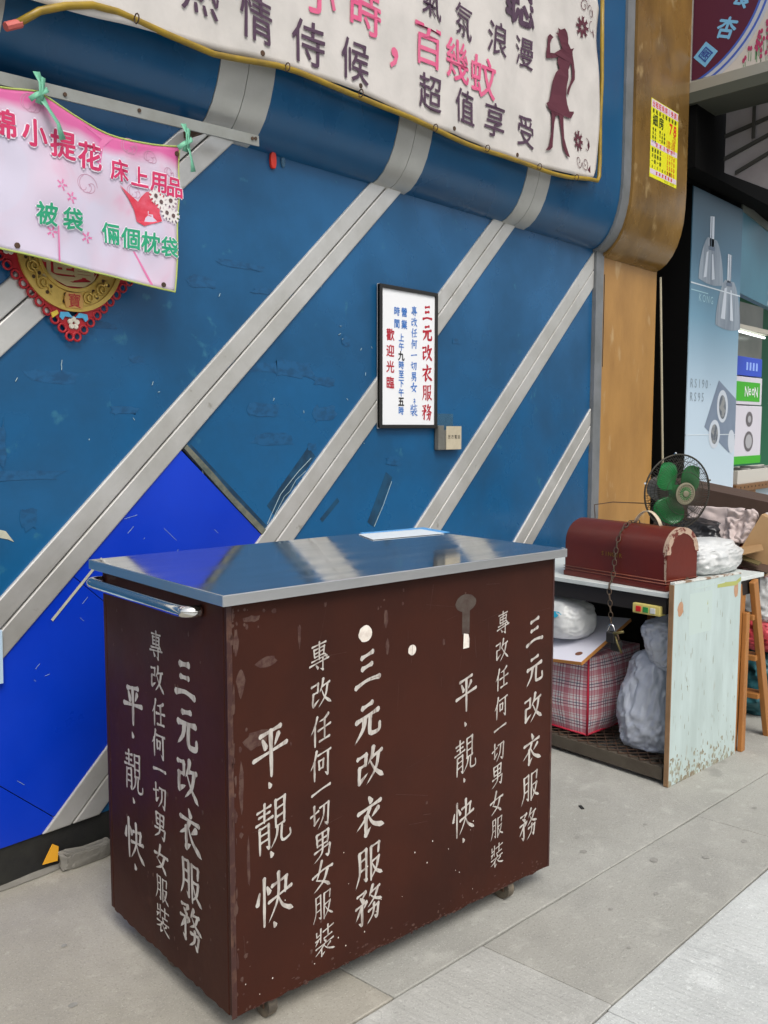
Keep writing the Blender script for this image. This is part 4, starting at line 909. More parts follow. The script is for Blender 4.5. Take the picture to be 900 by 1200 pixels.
mb = MB(); mb.prism([(-.028, -.166), (.028, -.166), (.032, -.14), (.026, -.118), (-.026, -.118), (-.032, -.14)], mf, .012, .018)
cart_ = mb.make('plaque', mat('orange_gold', (.55, .30, .08), .4), md, bevel=.002)
mb = MB(); put(mb, '寶', 0, -.143, .045, lambda a, b, d: (a, -.0187-d, b), .01); mb.make('plaque_lettering', REDC, md, fixn=False)
for cx_, cz_ in ((0, -.198), (-.20, -.0)):
    mb = MB()
    for sgn in (-1, 1):
        mb.prism([(cx_+sgn*x, cz_+z) for x, z in ((.004, .004), (.018, .020), (.045, .018), (.048, .002), (.038, -.006), (.03, .006), (.016, .004))], mf, .009, .014)
    b_ = mb.make('enamel_bat', CYAN, md, bevel=.001)
    mb = MB()
    for k in range(5):
        a = 2*pi*k/5+.3; mb.lathe([(.009, 0), (.007, .004)], 10, Matrix.Translation((cx_+.012*cos(a), -.009, cz_-.012+.012*sin(a))) @ Matrix.Rotation(pi/2, 4, 'X'))
    mb.make('enamel_flower', CREAM, b_)
MB().prism([(-.075, -.185), (-.055, -.175), (-.05, -.185), (-.07, -.2)], mf, .008, .012).make('yellow_bead', mat('bead', (.7, .5, .05), .4), md)

# ================================================================== YELLOW RENT POSTER ON PILLAR
yp = empty('rent_poster', 'bright yellow room rental flyer with red prices pasted on the brown pillar', 'poster', (5.25, 2.42, 3.05))
YC = 2.4185
x0, x1, z0, z1 = 5.06, 5.425, 2.83, 3.265
yf = lambda a, b, d: (a-5.25, -.0015-d, b-3.05)
MB().prism([(x0, z0), (x1, z0), (x1, z1), (x0, z1)], yf, -.0012, 0).make('sheet', YPRINT, yp)
mb = MB()
mb.prism([(x0+.004, z1-.047), (x1-.004, z1-.047), (x1-.004, z1-.004), (x0+.004, z1-.004)], yf, .0002, .0005); mb.prism([(x0+.004, 3.005), (x1-.004, 3.005), (x1-.004, 3.035), (x0+.004, 3.035)], yf, .0002, .0005)
mb.prism([(x0+.004, z0+.02), (x1-.004, z0+.02), (x1-.004, z0+.048), (x0+.004, z0+.048)], yf, .0002, .0005)
mb.make('title_band', LAVP, yp, kind='stuff')
mr_, mk = MB(), MB()
def line(mbx, s_, xa, z, size, step, bold=.03, wx=1.):
    for i, ch in enumerate(s_): put(mbx, ch, xa+i*step, z, size, yf, bold, 0, wx, .0009)
line(mr_, '出租旺角房(免佣)', x0+.03, z1-.026, .036, .041); line(mk, '即租即住環境清靜', x0+.03, z1-.065, .026, .042)
line(mk, '細房', x0+.055, z1-.112, .068, .078, .04); line(mr_, '78', x1-.10, z1-.115, .085, .055, .045)
for i, s_ in enumerate(('有單', '冷人', '熱床', '水房')): line(mk, s_, x0+.03, z1-.165-i*.022, .02, .03, .04)
for i, s_ in enumerate(('雙人房', '冷氣機', '一廚廁')): line(mk, s_, x0+.12, z1-.165-i*.022, .019, .03, .04)
for i, s_ in enumerate(('98', '128', '100-200', '300-500', '180-400')): line(mr_, s_, x1-.02-.0185*len(s_), z1-.155-i*.0205, .026, .0175, .04)
for i, s_ in enumerate(('套房單位', '冷氣機房', '一廚一廁', '8/F1000呎')): line(mk, s_, x0+.03, 2.985-i*.031, .026, .034, .04, .9)
for i, s_ in enumerate(('1770', '3970', '3500', '5000')): line(mr_, s_, x1-.135, 2.985-i*.031, .034, .03, .045)
line(mr_, '短期月租房', x0+.08, 3.02, .026, .05); line(mr_, '查詢請電聯絡', x0+.09, z0+.034, .022, .04); line(mk, '9123 4567', x0+.2, z0+.011, .015, .015)
mr_.make('red_lettering', mat('flyer_red', (.66, .045, .02), .5), yp, fixn=False, kind='stuff'); mk.make('black_lettering', mat('flyer_black', (.03, .05, .01), .5), yp, fixn=False, kind='stuff')

# ================================================================== WORK TABLE
ta = radians(-7.0)
TO = Vector((3.335, 1.472, 0)); tu = Vector((cos(ta), sin(ta), 0)); tv = Vector((-sin(ta), cos(ta), 0))
tb = empty('work_table', 'low work table with thin pale top and dark frame, crammed with bags', 'table', TO, ta)
TW, TL = .79, 1.1
MB().box(0, TW, 0, TL, .742, .760).make('tabletop', LAMW, tb, bevel=.002)
MB().box(.012, .03, .012, TL-.01, .675, .7415).box(TW-.03, TW-.012, .012, TL-.01, .675, .7415).box(.0302, TW-.0302, .012, .03, .675, .7415).make('apron', mat('apron_dark', (.014, .011, .010), .6), tb)
for x, y in ((.012, TL-.05), (TW-.16, .06), (TW-.16, TL-.05)): MB().box(x, x+.04, y, y+.04, .072, .6745).make('leg', DWOOD, tb)
FRM = mat('table_frame', (.085, .07, .05), .7, col2=(.05, .035, .025), scale=12, bump=.2)
MB().box(-.004, .036, .0, TL, .018, .070).make('bottom_rail', FRM, tb, bevel=.002)
MB().box(TW-.16, TW-.12, .06, TL, .018, .070).make('bottom_rail', FRM, tb, bevel=.002)
MB().box(.037, TW-.161, .06, .09, .018, .070).make('bottom_rail', FRM, tb, bevel=.002)
MB().box(TW-.171, TW-.161, .06, TL-.06, .071, .64).box(.02, TW-.172, TL-.012, TL-.002, .071, .74).make('back_panel', mat('shade_panel', (.012, .009, .007), .8), tb)  # added dark panels stand in for the shade under the table
mb = MB()
for k in range(-8, 22):   # diamond mesh tray
    for sg in (1, -1):
        a = Vector((0, .05*k, .074)); b = Vector((.62, .05*k+sg*.51, .074))
        # clip to tray
        def cp(a, b):
            t0, t1 = 0., 1.
            for lo, hi, ca1, cb1 in ((0.02, TL-.02, a.y, b.y),):
                dd = cb1-ca1
                ta_, tb_ = sorted(((lo-ca1)/dd, (hi-ca1)/dd)); t0 = max(t0, ta_); t1 = min(t1, tb_)
            return (a.lerp(b, t0), a.lerp(b, t1)) if t1 > t0+.02 else None
        r = cp(a, b)
        if r: mb.tube([r[0], r[1]], .0025, 4)
mb.make('mesh_tray', RUST, tb)
# worn green door-like board in front
bd = empty('mint_board', 'weathered pale green wooden board standing upright against the near end of the table', 'board', (3.322, 1.440, 0), radians(-5.8))
bl = edge_line((.0, .004), (.548, .0), 12, .004)
tp = edge_line((.548, .782), (.0, .80), 8, .002)
MB().prism(bl+tp, lambda a, b, d: (a, d, b), -.0, .018).make('panel', MINT, bd, bevel=.001)
mb = MB(); mb.box(-.006, -.0005, -.001, .019, .003, .799); mb.make('edge_lipping', BWOOD, bd, bevel=.001)
MB().prism([(0, .8005), (.548, .7825), (.548, .790), (0, .808)], lambda a, b, d: (a, d, b), -.001, .019).make('top_lipping', mat('chipped_white', (.6, .62, .58), .6, col2=(.25, .16, .1), scale=18, amt=1, lo=.5, hi=.58), bd, bevel=.001)
random.seed(21)
mb = MB()
def bspot(cx_, cz_, rx, rz_, d=.0004, n=14, j=.15):
    mb.add([(cx_+rx*cos(2*pi*i/n)*(1+random.uniform(-j, j)), -d, cz_+rz_*sin(2*pi*i/n)*(1+random.uniform(-j, j))) for i in range(n)], [tuple(range(n))])
bspot(.050, .70, .022, .030); mb.make('worn_patch', mat('bare_patch', (.42, .22, .12), .7, col2=(.5, .36, .25), scale=30), bd, fixn=False); mb = MB(); bspot(.505, .725, .018, .038)
mb.make('worn_patch', mat('bare_patch', (.42, .22, .12), .7, col2=(.5, .36, .25), scale=30), bd, fixn=False)
mb = MB()
for _ in range(110):
    x = random.uniform(.01, .54); z = .02+.75*random.random()**1.8; bspot(x, z, random.uniform(.0006, .0018), random.uniform(.003, .018), .0004+random.uniform(0, .0002), 7, .4)
for i in range(170): bspot(random.uniform(.006, .535), .006+.11*random.random()**2.6, random.uniform(.002, .010), random.uniform(.003, .014), .0003+.00001*i*.1, 8, .4)
mb.make('rot_mark', mat('board_rot', (.22, .17, .11), .8, col2=(.38, .42, .34), scale=40, amt=1), bd, fixn=False, kind='stuff')
mb = MB()
mb.box(.15, .40, -.0006, -.0002, .762, .768); mb.add([(.12, -.0003, .75), (.30, -.0003, .745), (.30, -.0003, .58), (.12, -.0003, .585)], [(0, 1, 2, 3)])
mb.make('tape_ghost', mat('tape_ghost', (.47, .565, .53), .5), bd, fixn=False)
mb = MB(); mb.add([(.34, -.0005, .748), (.50, -.0005, .74), (.543, -.0005, .755), (.543, -.0005, .772), (.50, -.0005, .758), (.34, -.0005, .768)], [(0, 1, 2, 3, 4, 5)]); mb.add([(.26, -.0006, .69), (.266, -.0006, .69), (.264, -.0006, .71)], [(0, 1, 2)])
mb.make('yellow_stain', mat('yellow_mould', (.38, .40, .12), .7), bd, fixn=False)

# ---- sewing machine case
SO = Vector((3.362, 1.492, .7605)); su = Vector((.21, .977, 0)).normalized(); sw = Vector((su.y, -su.x, 0))
case = empty('machine_case', 'red brown wooden dome topped sewing machine case chained onto the table', 'case', SO, math.atan2(sw.y, sw.x))
# local: x across (0..0.2), y along (0..0.522), z up
CW, CL_, CH = .202, .525, .245
def arch(off=0., n=22, z0=0.):
    r = CW/2-off; P_ = [(off, z0)]; zc = CH-CW/2*1.0
    P_ += [(CW/2-r*cos(pi*k/n), zc+(r)*sin(pi*k/n)) for k in range(n+1)]; P_.append((CW-off, z0)); return P_
MB().prism(arch(), lambda a, b, d: (a, d, b), .010, CL_-.010).make('domed_cover', CASEM, case, smooth=True)
MB().prism(arch(.004), lambda a, b, d: (a, d, b), -.0, .0098).make('end_panel', CASEM, case, bevel=.003)
MB().prism(arch(.004), lambda a, b, d: (a, d, b), CL_-.0098, CL_).make('end_panel', CASEM, case, bevel=.003)
mb = MB(); n = 26; zc = CH-CW/2
o1 = [(CW/2-(CW/2+.0012)*cos(pi*k/n), zc+(CW/2+.0012)*sin(pi*k/n)) for k in range(n+1)]; i1 = [(CW/2-(CW/2-.022-.008*noise.noise(Vector((k*.5, 0, 0))))*cos(pi*k/n), zc+(CW/2-.022-.01*noise.noise(Vector((k*.5, 0, 0))))*sin(pi*k/n)) for k in range(n+1)]
for k in range(n):
    q_ = [o1[k], o1[k+1], i1[k+1], i1[k]]; mb.prism(q_, lambda a, b, d: (a, d, b), -.0012, -.0003)
    mb.add([(o1[k][0], -.0012, o1[k][1]), (o1[k+1][0], -.0012, o1[k+1][1]), (o1[k+1][0], .018+.008*noise.noise(Vector((k+1, 1, 0))), o1[k+1][1]), (o1[k][0], .018+.008*noise.noise(Vector((k, 1, 0))), o1[k][1])], [(0, 1, 2, 3)])
mb.add([(-.0012, -.0012, zc), (-.0012, -.0012, .03), (-.0012, .008, .05), (-.0012, .012, zc)], [(0, 1, 2, 3)])
mb.make('worn_edge', WORN, case, fixn=False)
for z in (.030, .042):
    MB().tube([(-.001, .0, z), (-.001, CL_, z)], .0022, 6).tube([(-.001, -.001, z), (CW, -.001, z)], .0022, 6).make('moulding', CASEL, case, smooth='all')
MB().box(-.0015, CW+.0015, -.0015, CL_+.0015, .0, .022).make('base', CASEM, case, bevel=.002)
mb = MB()
for i, ch in enumerate('SINGER'): put(mb, ch, 0, .118, .024, lambda a, b, d, i=i: (-.0009, .315-i*.0185-a, b), .02)
mb.make('gilt_lettering', GLETT, case, fixn=False)
hb = MB(); st = []
for k in range(13):
    t = k/12; st.append((CW/2, .235-.13*t+.0, CH-.004+.058*sin(pi*t)**.7))
vs = []
for p in st: vs += [(p[0]-.010, p[1], p[2]), (p[0]+.010, p[1], p[2])]
hb.add(vs, [(2*i, 2*i+1, 2*i+3, 2*i+2) for i in range(12)]); hb.make('carry_strap', LEATH, case, smooth='all', solid=.003)
MB().lathe([(.012, 0), (.012, .004), (.004, .008)], 12, Matrix.Translation((.13, -.002, .035)) @ Matrix.Rotation(pi/2, 4, 'X')).box(.12, .145, -.006, -.001, .0, .03).make('latch', RUST, case)

# ---- chain
def chain(name, pts, label, lr=.0075, wr=.002):
    P_ = [Vector(p) for p in pts]; o_ = P_[0].copy(); e = empty(name, label, 'chain', o_)
    seg = []
    for a, b in zip(P_, P_[1:]):
        n_ = max(1, int((b-a).length/.004))
        for i in range(n_): seg.append(a.lerp(b, i/n_))
    acc = 0; last = seg[0]; k = 0; base = None; out = [seg[0]]
    for p in seg[1:]:
        acc += (p-last).length; last = p
        if acc >= .021: out.append(p); acc = 0
    for a, b in zip(out, out[1:]):
        t = (b-a).normalized(); s_ = t.orthogonal().normalized()
        s_ = (Matrix.Rotation((pi/2 if k % 2 else 0)+.5, 3, t) @ s_); c = (a+b)/2-o_
        if base is None:
            mbx = MB().tube([(.0135*cos(2*pi*j/12), .0085*sin(2*pi*j/12), 0) for j in range(12)], wr, 5, closed=True); lk = mbx.make('link', mat('chain_iron', (.085, .065, .045), .5, .4, col2=(.12, .06, .03), scale=30), e, smooth='all'); base = lk
        else:
            lk = base.copy(); COL.objects.link(lk); lk.parent = e
        lk.matrix_local = frame(c, t, s_); k += 1
    return e
chain('iron_chain', [(3.70, 1.665, .80), (3.60, 1.675, .95), (3.565, 1.685, .995), (3.52, 1.70, 1.012), (3.475, 1.71, 1.010), (3.432, 1.72, .98), (3.406, 1.725, .93), (3.396, 1.728, .87), (3.390, 1.73, .80), (3.372, 1.728, .775), (3.345, 1.725, .766), (3.338, 1.72, .74), (3.335, 1.712, .68), (3.340, 1.708, .60)], 'rusty iron chain looped over the red machine case and hanging below the tabletop')
lk = empty('padlock', 'cluster of black padlocks and keys hanging from the end of the chain', 'padlock', (3.34, 1.70, .57))
MB().box(-.028, .0, -.022, .018, -.035, .010).make('body', FRAMEB, lk, bevel=.006)
MB().tube([(-.014, -.014+.014*(1-cos(a)), .008+.03*sin(a)) for a in [pi*k/10 for k in range(11)]], .004, 8).make('shackle', CHROME, lk, smooth='all')
MB().box(.004, .03, -.03, .014, -.075, -.03).make('body', FRAMEB, lk, bevel=.006)
MB().tube([(.015, -.006+.012*cos(a), -.03+.026*sin(a)) for a in [pi*k/10 for k in range(11)]], .004, 8).make('shackle', RUST, lk, smooth='all')
MB().tube([(-.02, -.02, -.0), (-.03, -.035, -.03), (-.02, -.05, -.07)], .004, 6).tube([(-.02, .0, 0), (-.025, -.03, .01), (-.03, -.06, .02)], .006, 6).make('key', mat('brass', (.16, .13, .05), .5, .6), lk, smooth='all')
# ---- yellow switch strip
ys = empty('switch_strip', 'small yellow socket strip with red, green and white switches under the tabletop', 'power strip', (3.36, 1.56, .685), radians(-90-7))
MB().box(-.062, .062, -.018, .03, -.02, .02).make('housing', YPLAS, ys, bevel=.004)
for i, m_ in enumerate((SWR, SWG, SWW)): MB().box(-.045+i*.032, -.022+i*.032, -.0215, -.018, -.012, .010).make('switch', m_, ys, bevel=.0015)
ys.rotation_euler = (0, 0, radians(-97+0))
# ---- plaid bag
pb_ = empty('plaid_bag', 'red and white checked zip bag stuffed on the mesh tray under the table', 'bag', (3.45, 1.865, .082), radians(-6))
mb = MB(); NN = 14
def bagface(fn): mb.grid(fn, NN, NN)
BX, BY, BZ = .40, .50, .335
def bulge(x, y, z):
    cx_, cy_, cz_ = (x/BX-.5)*2, (y/BY-.5)*2, (z/BZ-.5)*2
    bx = .035*(1-cy_**2)*(1-cz_**2)*math.copysign(1, cx_) if abs(cx_) > .99 else 0
    by = .035*(1-cx_**2)*(1-cz_**2)*math.copysign(1, cy_) if abs(cy_) > .99 else 0
    bz = .03*(1-cx_**2)*(1-cy_**2)*math.copysign(1, cz_) if cz_ > .99 else 0
    w_ = .010*noise.noise(Vector((x*9, y*9, z*11)))
    return (x+bx+w_*(abs(cx_) > .99)*(1-cy_**4), y+by+w_*(abs(cy_) > .99)*(1-cx_**4), z+bz)
uvs = []
def fc(fn, uvf):
    base = len(mb.v); mb.grid(lambda u, v: bulge(*fn(u, v)), NN, NN)
    for j in range(NN+1):
        for i in range(NN+1): uvs.append(uvf(i/NN, j/NN))
fc(lambda u, v: (0, u*BY, v*BZ), lambda u, v: (u*BY, v*BZ)); fc(lambda u, v: (u*BX, 0, v*BZ), lambda u, v: (u*BX+.03, v*BZ))
fc(lambda u, v: (BX, u*BY, v*BZ), lambda u, v: (u*BY, v*BZ)); fc(lambda u, v: (u*BX, BY, v*BZ), lambda u, v: (u*BX, v*BZ))
fc(lambda u, v: (u*BX, v*BY, BZ), lambda u, v: (u*BX, v*BY)); fc(lambda u, v: (u*BX, v*BY, 0), lambda u, v: (u*BX, v*BY))
bo = mb.make('woven_body', PLAID, pb_, smooth=True, fixn=True)
ul = bo.data.uv_layers.new(name='UVMap')
for lp in bo.data.loops: ul.data[lp.index].uv = uvs[lp.vertex_index]
mb = MB(); mb.tube([(0, 0, BZ), (0, 0, 0)], .005, 6); mb.tube([(0, BY, 0), (0, 0, 0), (BX, 0, 0)], .005, 6); mb.make('red_piping', mat('red_piping', (.5, .01, .04), .5), pb_, smooth='all')
# white shelf board lying on the bag
ws = empty('shelf_board', 'white laminated board with orange edge lying on the plaid bag', 'board', (3.31, 1.82, .424))
Mw = frame((0, 0, 0), (1, -.04, .30), (.30, .92, .0))
MB().box(0, .42, .0, .55, 0, .014, Mw).make('panel', MDFW, ws)
MB().box(0, .42, -.003, -.0005, 0, .014, Mw).box(-.003, -.0005, -.003, .55, 0, .014, Mw).make('edge_band', ORED, ws)
MB().lathe([(.016, .0142), (.016, .0148)], 20, Mw @ Matrix.Translation((.065, .05, 0))).make('hole', mat('hole_brown', (.16, .06, .03), .8), ws)

def blob(name, m_, loc, size, label, cat, fold=.10, freq=2.4, seed=0, e=.75, tw=0., nu=110, nv=76, parent=None, taper=None, flatb=True, ridg=.0):
    mb = MB()
    sd_ = Vector((seed*3.1, seed*1.7, seed*2.3))
    def f(u, v):
        a = u*2*pi; b = (v-.5)*pi; p = Vector((cos(a)*cos(b), sin(a)*cos(b), sin(b)))
        q = Vector([math.copysign(abs(c)**e, c) for c in p]); wq = p+.35*Vector((noise.noise(p*2+sd_), noise.noise(p*2+sd_*3), noise.noise(p*2-sd_)))
        if flatb and q.z < -.8: q.z = -.8
        n1 = noise.noise(p*freq+sd_); r1 = 1-abs(noise.noise(p*freq*1.9+sd_*2))*2; r2 = 1-abs(noise.noise(Vector((p.x, p.y, p.z*.6))*freq*4+sd_))*2
        r3 = 1-abs(noise.noise(Vector((wq.x*6, wq.y*6, wq.z*3.2))+sd_))*3; r4 = 1-abs(noise.noise(Vector((wq.x*14, wq.y*14, wq.z*7))+sd_))*3
        s_ = 1+fold*(1.2*n1+.5*r1+.25*r2+ridg*r2+(.16+.12*ridg)*r3+(.03+.05*ridg)*r4)
        t = (q.z+.8)/1.8; k = taper(t) if taper else 1
        return (q.x*size[0]*s_*k, q.y*size[1]*s_*k, (q.z+.8)/1.8*size[2]*(1+.5*fold*n1))
    mb.grid(f, nu, nv); o_ = mb.make(name, m_, parent, smooth='all')
    o_.location = loc
    if label: tag(o_, label, cat)
    return o_
# grey sack
gs = empty('grey_sack', 'tall grey plastic sack leaning inside the table behind the green board', 'bag', (3.60, 1.60, .075))
def gst(t): return (1.18-.35*t) if t < .62 else (.96-1.5*(t-.62) if t < .78 else .72+1.6*(t-.78))
blob('sack_body', BAGG, (0, .02, 0), (.15, .125, .42), None, None, .10, 2.0, 4, .8, parent=gs, ridg=.9, taper=lambda t: 1.22-.50*t)
blob('sack_neck', BAGG, (-.06, -.045, .35), (.10, .085, .21), None, None, .16, 1.8, 9, .8, parent=gs, ridg=.3, flatb=False, taper=lambda t: .75+.35*t)
# white bag with turquoise print
wb = empty('white_bag', 'knotted white plastic bag with turquoise print sitting on the white shelf board', 'bag', (3.50, 2.02, .498))
blob('bag_body', BAGW, (0, 0, -.008), (.115, .135, .17), None, None, .07, 2.4, 12, .8, parent=wb)
mb = MB()
for dy, dz, sz in ((.02, .10, .02), (-.02, .085, .014), (-.01, .055, .014), (.03, .105, .02), (-.045, .05, .01)):
    mb.add([(-.128-.004+.6*abs(dy), -dy+sz*cos(k*pi/3)*1.3, dz+sz*.6*sin(k*pi/3)) for k in range(6)], [tuple(range(6))])
mb.make('turquoise_print', mat('print_turq', (.03, .42, .62), .5), wb, fixn=False)

# ---- fan
fc_ = Vector((4.0, 1.735, 1.105))
fn_ = (-fw*.93+rt*.30-up*.14).normalized(); fx_ = fn_.cross(Vector((0, 0, 1))).normalized()*-1; 
fan = empty('desk_fan', 'old electric fan with green blades and dark wire cage behind the machine case', 'fan', (4.03, 1.80, .7605))
Fm = Matrix.Translation(-Vector(fan.location)) @ frame(fc_, fx_, fn_.cross(fx_)) @ Matrix.Scale(1.14, 4)
def F3(x, y, z): return tuple(Fm @ Vector((x, y, z)))
RF = .150
mb = MB()
for k in range(90):
    a = 2*pi*k/90
    mb.tube([F3(r*cos(a+.0), r*sin(a+.0), zz) for r, zz in ((.036, .052), (.075, .050), (.115, .036), (.140, .012), (RF, 0))], .00105, 4)
for r, zz in ((.085, .048), (.125, .029)): mb.tube([F3(r*cos(2*pi*j/40), r*sin(2*pi*j/40), zz) for j in range(40)], .0012, 4, closed=True)
mb.make('front_grille', WIRE, fan, smooth='all')
mb = MB()
for k in range(36):
    a = 2*pi*k/36
    mb.tube([F3(r*cos(a), r*sin(a), zz) for r, zz in ((.03, -.055), (.085, -.052), (.13, -.032), (RF, 0))], .0013, 4)
for r, zz in ((.05, -.054), (.07, -.053), (.09, -.050), (.11, -.043), (.13, -.032)): mb.tube([F3(r*cos(2*pi*j/36), r*sin(2*pi*j/36), zz) for j in range(36)], .0009, 4, closed=True)
mb.make('rear_grille', WIRE, fan, smooth='all')
MB().tube([F3(RF*cos(2*pi*j/48), RF*sin(2*pi*j/48), 0) for j in range(48)], .004, 8, closed=True).make('rim', WIRE, fan, smooth='all')
for a in (.3, 1.7, 2.9, 4.4): MB().tube([F3((RF-.002)*cos(a), (RF-.002)*sin(a), -.006), F3((RF+.008)*cos(a), (RF+.008)*sin(a), .004)], .005, 6).make('clip', CHROME, fan)
for k, a0 in enumerate((radians(128), radians(38), radians(248))):
    mb = MB()
    def bf(u, v, a0=a0):
        r = .022+.108*u; wd = (.42+.36*sin(pi*min(1, u*.95+.08))**.8)*(1 if u < .8 else math.sqrt(max(.0, 1-((u-.8)/.2)**2*.8)))
        a = a0+(v-.5)*2*wd; return F3(r*cos(a), r*sin(a), .020*(v-.5)*2*(.5+u*.5)-.004)
    mb.grid(bf, 12, 12); mb.make('blade', FGREEN, fan, smooth='all', solid=.0018)
MB().lathe([(.028, -.02), (.030, .01), (.024, .018)], 24, Fm).make('hub', FGREEN, fan, smooth=True)
bdg = MB().lathe([(.044, .050), (.044, .054), (.037, .056), (.035, .0535)], 32, Fm).make('badge', FCREAM, fan, smooth=True)
mb = MB()
for k in range(20):
    a = 2*pi*k/20; mb.tube([F3(.016*cos(a), .016*sin(a), .055), F3(.035*cos(a), .035*sin(a), .055)], .0017, 5)
mb.make('badge_ray', FCREAM, bdg)
MB().lathe([(.026, .0515), (.026, .0538)], 24, Fm).make('badge_green', FGREEN, bdg); MB().lathe([(.013, .0515), (.013, .058), (.009, .060)], 20, Fm).make('badge_centre', FCREAM, bdg, smooth=True)
MB().lathe([(.020, -.150), (.048, -.140), (.056, -.10), (.054, -.06), (.03, -.045)], 24, Fm).make('motor_housing', GREYM, fan, smooth=True)
b0 = Fm @ Vector((0, 0, -.10))
MB().tube([(b0.x, b0.y, b0.z-.03), (b0.x, b0.y, .16), (b0.x, b0.y, .04)], [.016, .018, .03], 12).make('neck', GREYM, fan, smooth=True)
MB().lathe([(.105, 0), (.105, .02), (.09, .035), (.04, .05)], 30, Matrix.Translation((b0.x, b0.y, 0))).make('base', GREYM, fan, smooth=True)
cb = MB().tube([(3.74, 1.92, .80), (3.70, 1.98, .95), (3.72, 2.0, 1.05), (3.80, 1.95, 1.06), (3.95, 1.84, 1.05)], .0025, 5).make('wire', RUST, smooth='all'); tag(cb, 'thin bent wire sticking up between the machine case and the fan', 'wire')

# ---- white crumpled bag behind the case on the table
blob('white_bundle', BAGW, (4.0, 1.60, .757), (.20, .13, .15), 'crumpled white plastic bundle on the table behind the machine case', 'bag', .10, 2.4, 21, .8, ridg=.2)

# ---- stepladder
ld = empty('stepladder', 'wooden stepladder with yellow brown rails standing beside the green board', 'ladder', (4.0, 1.45, 0))
def rail(p, q, w_, d_, m_=WOODL, nm='rail'):
    p = Vector(p)-Vector((4.0, 1.45, 0)); q = Vector(q)-Vector((4.0, 1.45, 0)); t = (q-p); Lh = t.length; Mx = frame(p, t, (0, 1, 0))
    return MB().box(0, Lh, -d_/2, d_/2, -w_/2, w_/2, Mx).make(nm, m_, ld, bevel=.003)
rail((3.880, 1.405, 0.0), (3.965, 1.42, .725), .075, .022); rail((3.922, 1.378, 0), (3.975, 1.396, .60), .040, .02)
rail((4.215, 1.365, 0), (4.015, 1.385, .735), .052, .024)
rail((3.90, 1.82, 0), (3.97, 1.82, .72), .045, .022); rail((4.235, 1.84, 0), (4.03, 1.83, .73), .042, .022)
for t in (.27, .52, .78):
    x = 4.215+(4.015-4.215)*t; z = .735*t
    MB().box(x-.05-4.0, x+.03-4.0, 1.378+.0-1.45, 1.82-1.45, z-.014, z+.010).make('step', WOODL, ld, bevel=.003)
for t in (.3, .65):
    x = 3.90+.08*t; z = .76*t; MB().box(x-.012-4.0, x+.012-4.0, 1.408-1.45, 1.81-1.45, z-.02, z+.02).make('brace', WOODL, ld, bevel=.002)
MB().box(3.94-4.0, 4.04-4.0, 1.43-1.45, 1.86-1.45, .718, .7385).make('top_step', WOODL, ld, bevel=.003)

# ---- rubbish pile behind the table
def carton(name, o_, ax, ay, sx, sy, sz, m_, label, tape=True, open_=False, cat='box'):
    e = empty(name, label, cat, o_); Mx = frame((0, 0, 0), ax, ay)
    t = .005
    MB().box(0, t, 0, sy, 0, sz, Mx).box(sx-t, sx, 0, sy, 0, sz, Mx).box(t, sx-t, 0, t, 0, sz, Mx).box(t, sx-t, sy-t, sy, 0, sz, Mx).box(t, sx-t, t, sy-t, 0, t, Mx).make('carton_body', m_, e)
    if open_:
        MB().box(.0, sx, 0, .004, sz+.0005, sz+.10, Mx @ Matrix.Translation((0, 0, 0)) ).make('flap', m_, e)
    else:
        MB().box(0, sx, 0, sy/2-.001, sz, sz+t, Mx).make('flap', m_, e); MB().box(0, sx, sy/2+.001, sy, sz, sz+t, Mx).make('flap', m_, e)
    if tape: MB().box(-.0008, .0, sy/2-.025, sy/2+.025, sz*.45, sz+t, Mx).box(0, sx, sy/2-.025, sy/2+.025, sz+t, sz+t+.0007, Mx).make('tape', TAPE, e)
    return e
carton('storage_carton', (4.42, 1.62, .0), (1, 0, 0), (0, 1, 0), .60, .75, .70, CARDD, 'large dark carton at the bottom of the rubbish pile behind the ladder', tape=False)
carton('long_carton', (4.95, 1.36, .72), (0, 1, .16), (-1, 0, 0), .80, .30, .27, CARDD, 'long dark brown open carton on top of the rubbish pile', tape=False)
MB0 = carton('tan_carton', (4.245, 1.555, .79), (.10, -.80, -.42), (.9, .12, .0), .155, .20, .235, CARD, 'tan cardboard box tipped on its corner at the top of the rubbish pile')
def sheet(name, m_, o_, ax, ay, sx, sy, label, amp=.03, cat='paper', fr_=7, seed=0):
    Mx = frame((0, 0, 0), ax, ay); mb = MB()
    mb.grid(lambda u, v: tuple(Mx @ Vector((u*sx+.4*amp*noise.noise(Vector((v*4, seed, 0))), v*sy+.4*amp*noise.noise(Vector((u*4, seed, 3))), amp*(noise.noise(Vector((u*fr_*.5, v*fr_*.5, seed)))*1.4+(1-2*abs(noise.noise(Vector((u*fr_, v*fr_, seed+5)))))*.7)))), 34, 34)
    o1 = mb.make(name, m_, smooth='all', solid=.0015); o1.location = o_; tag(o1, label, cat, 'crumpled sheets on the rubbish pile' if name == 'crumpled_paper' else None); return o1
sheet('crumpled_paper', PAPERC, (4.28, 1.555, .80), (-.1, 1, .0), (.35, -.05, .8), .27, .24, 'creased off-white paper sheet to the right of the fan', .026, fr_=4, seed=1)
sheet('crumpled_paper', PAPERC, (4.27, 1.49, .86), (-.1, 1, .05), (.35, -.25, .8), .14, .16, 'smaller pinkish crumpled paper beside the tan box', .03, fr_=5, seed=8)
sheet('red_wrapper', mat('wrapper_red', (.28, .02, .015), .5), (4.33, 1.50, .79), (-.1, 1, .05), (.35, -.05, .8), .13, .12, 'dark red wrapper behind the crumpled papers', .02, 'wrapper', seed=4)
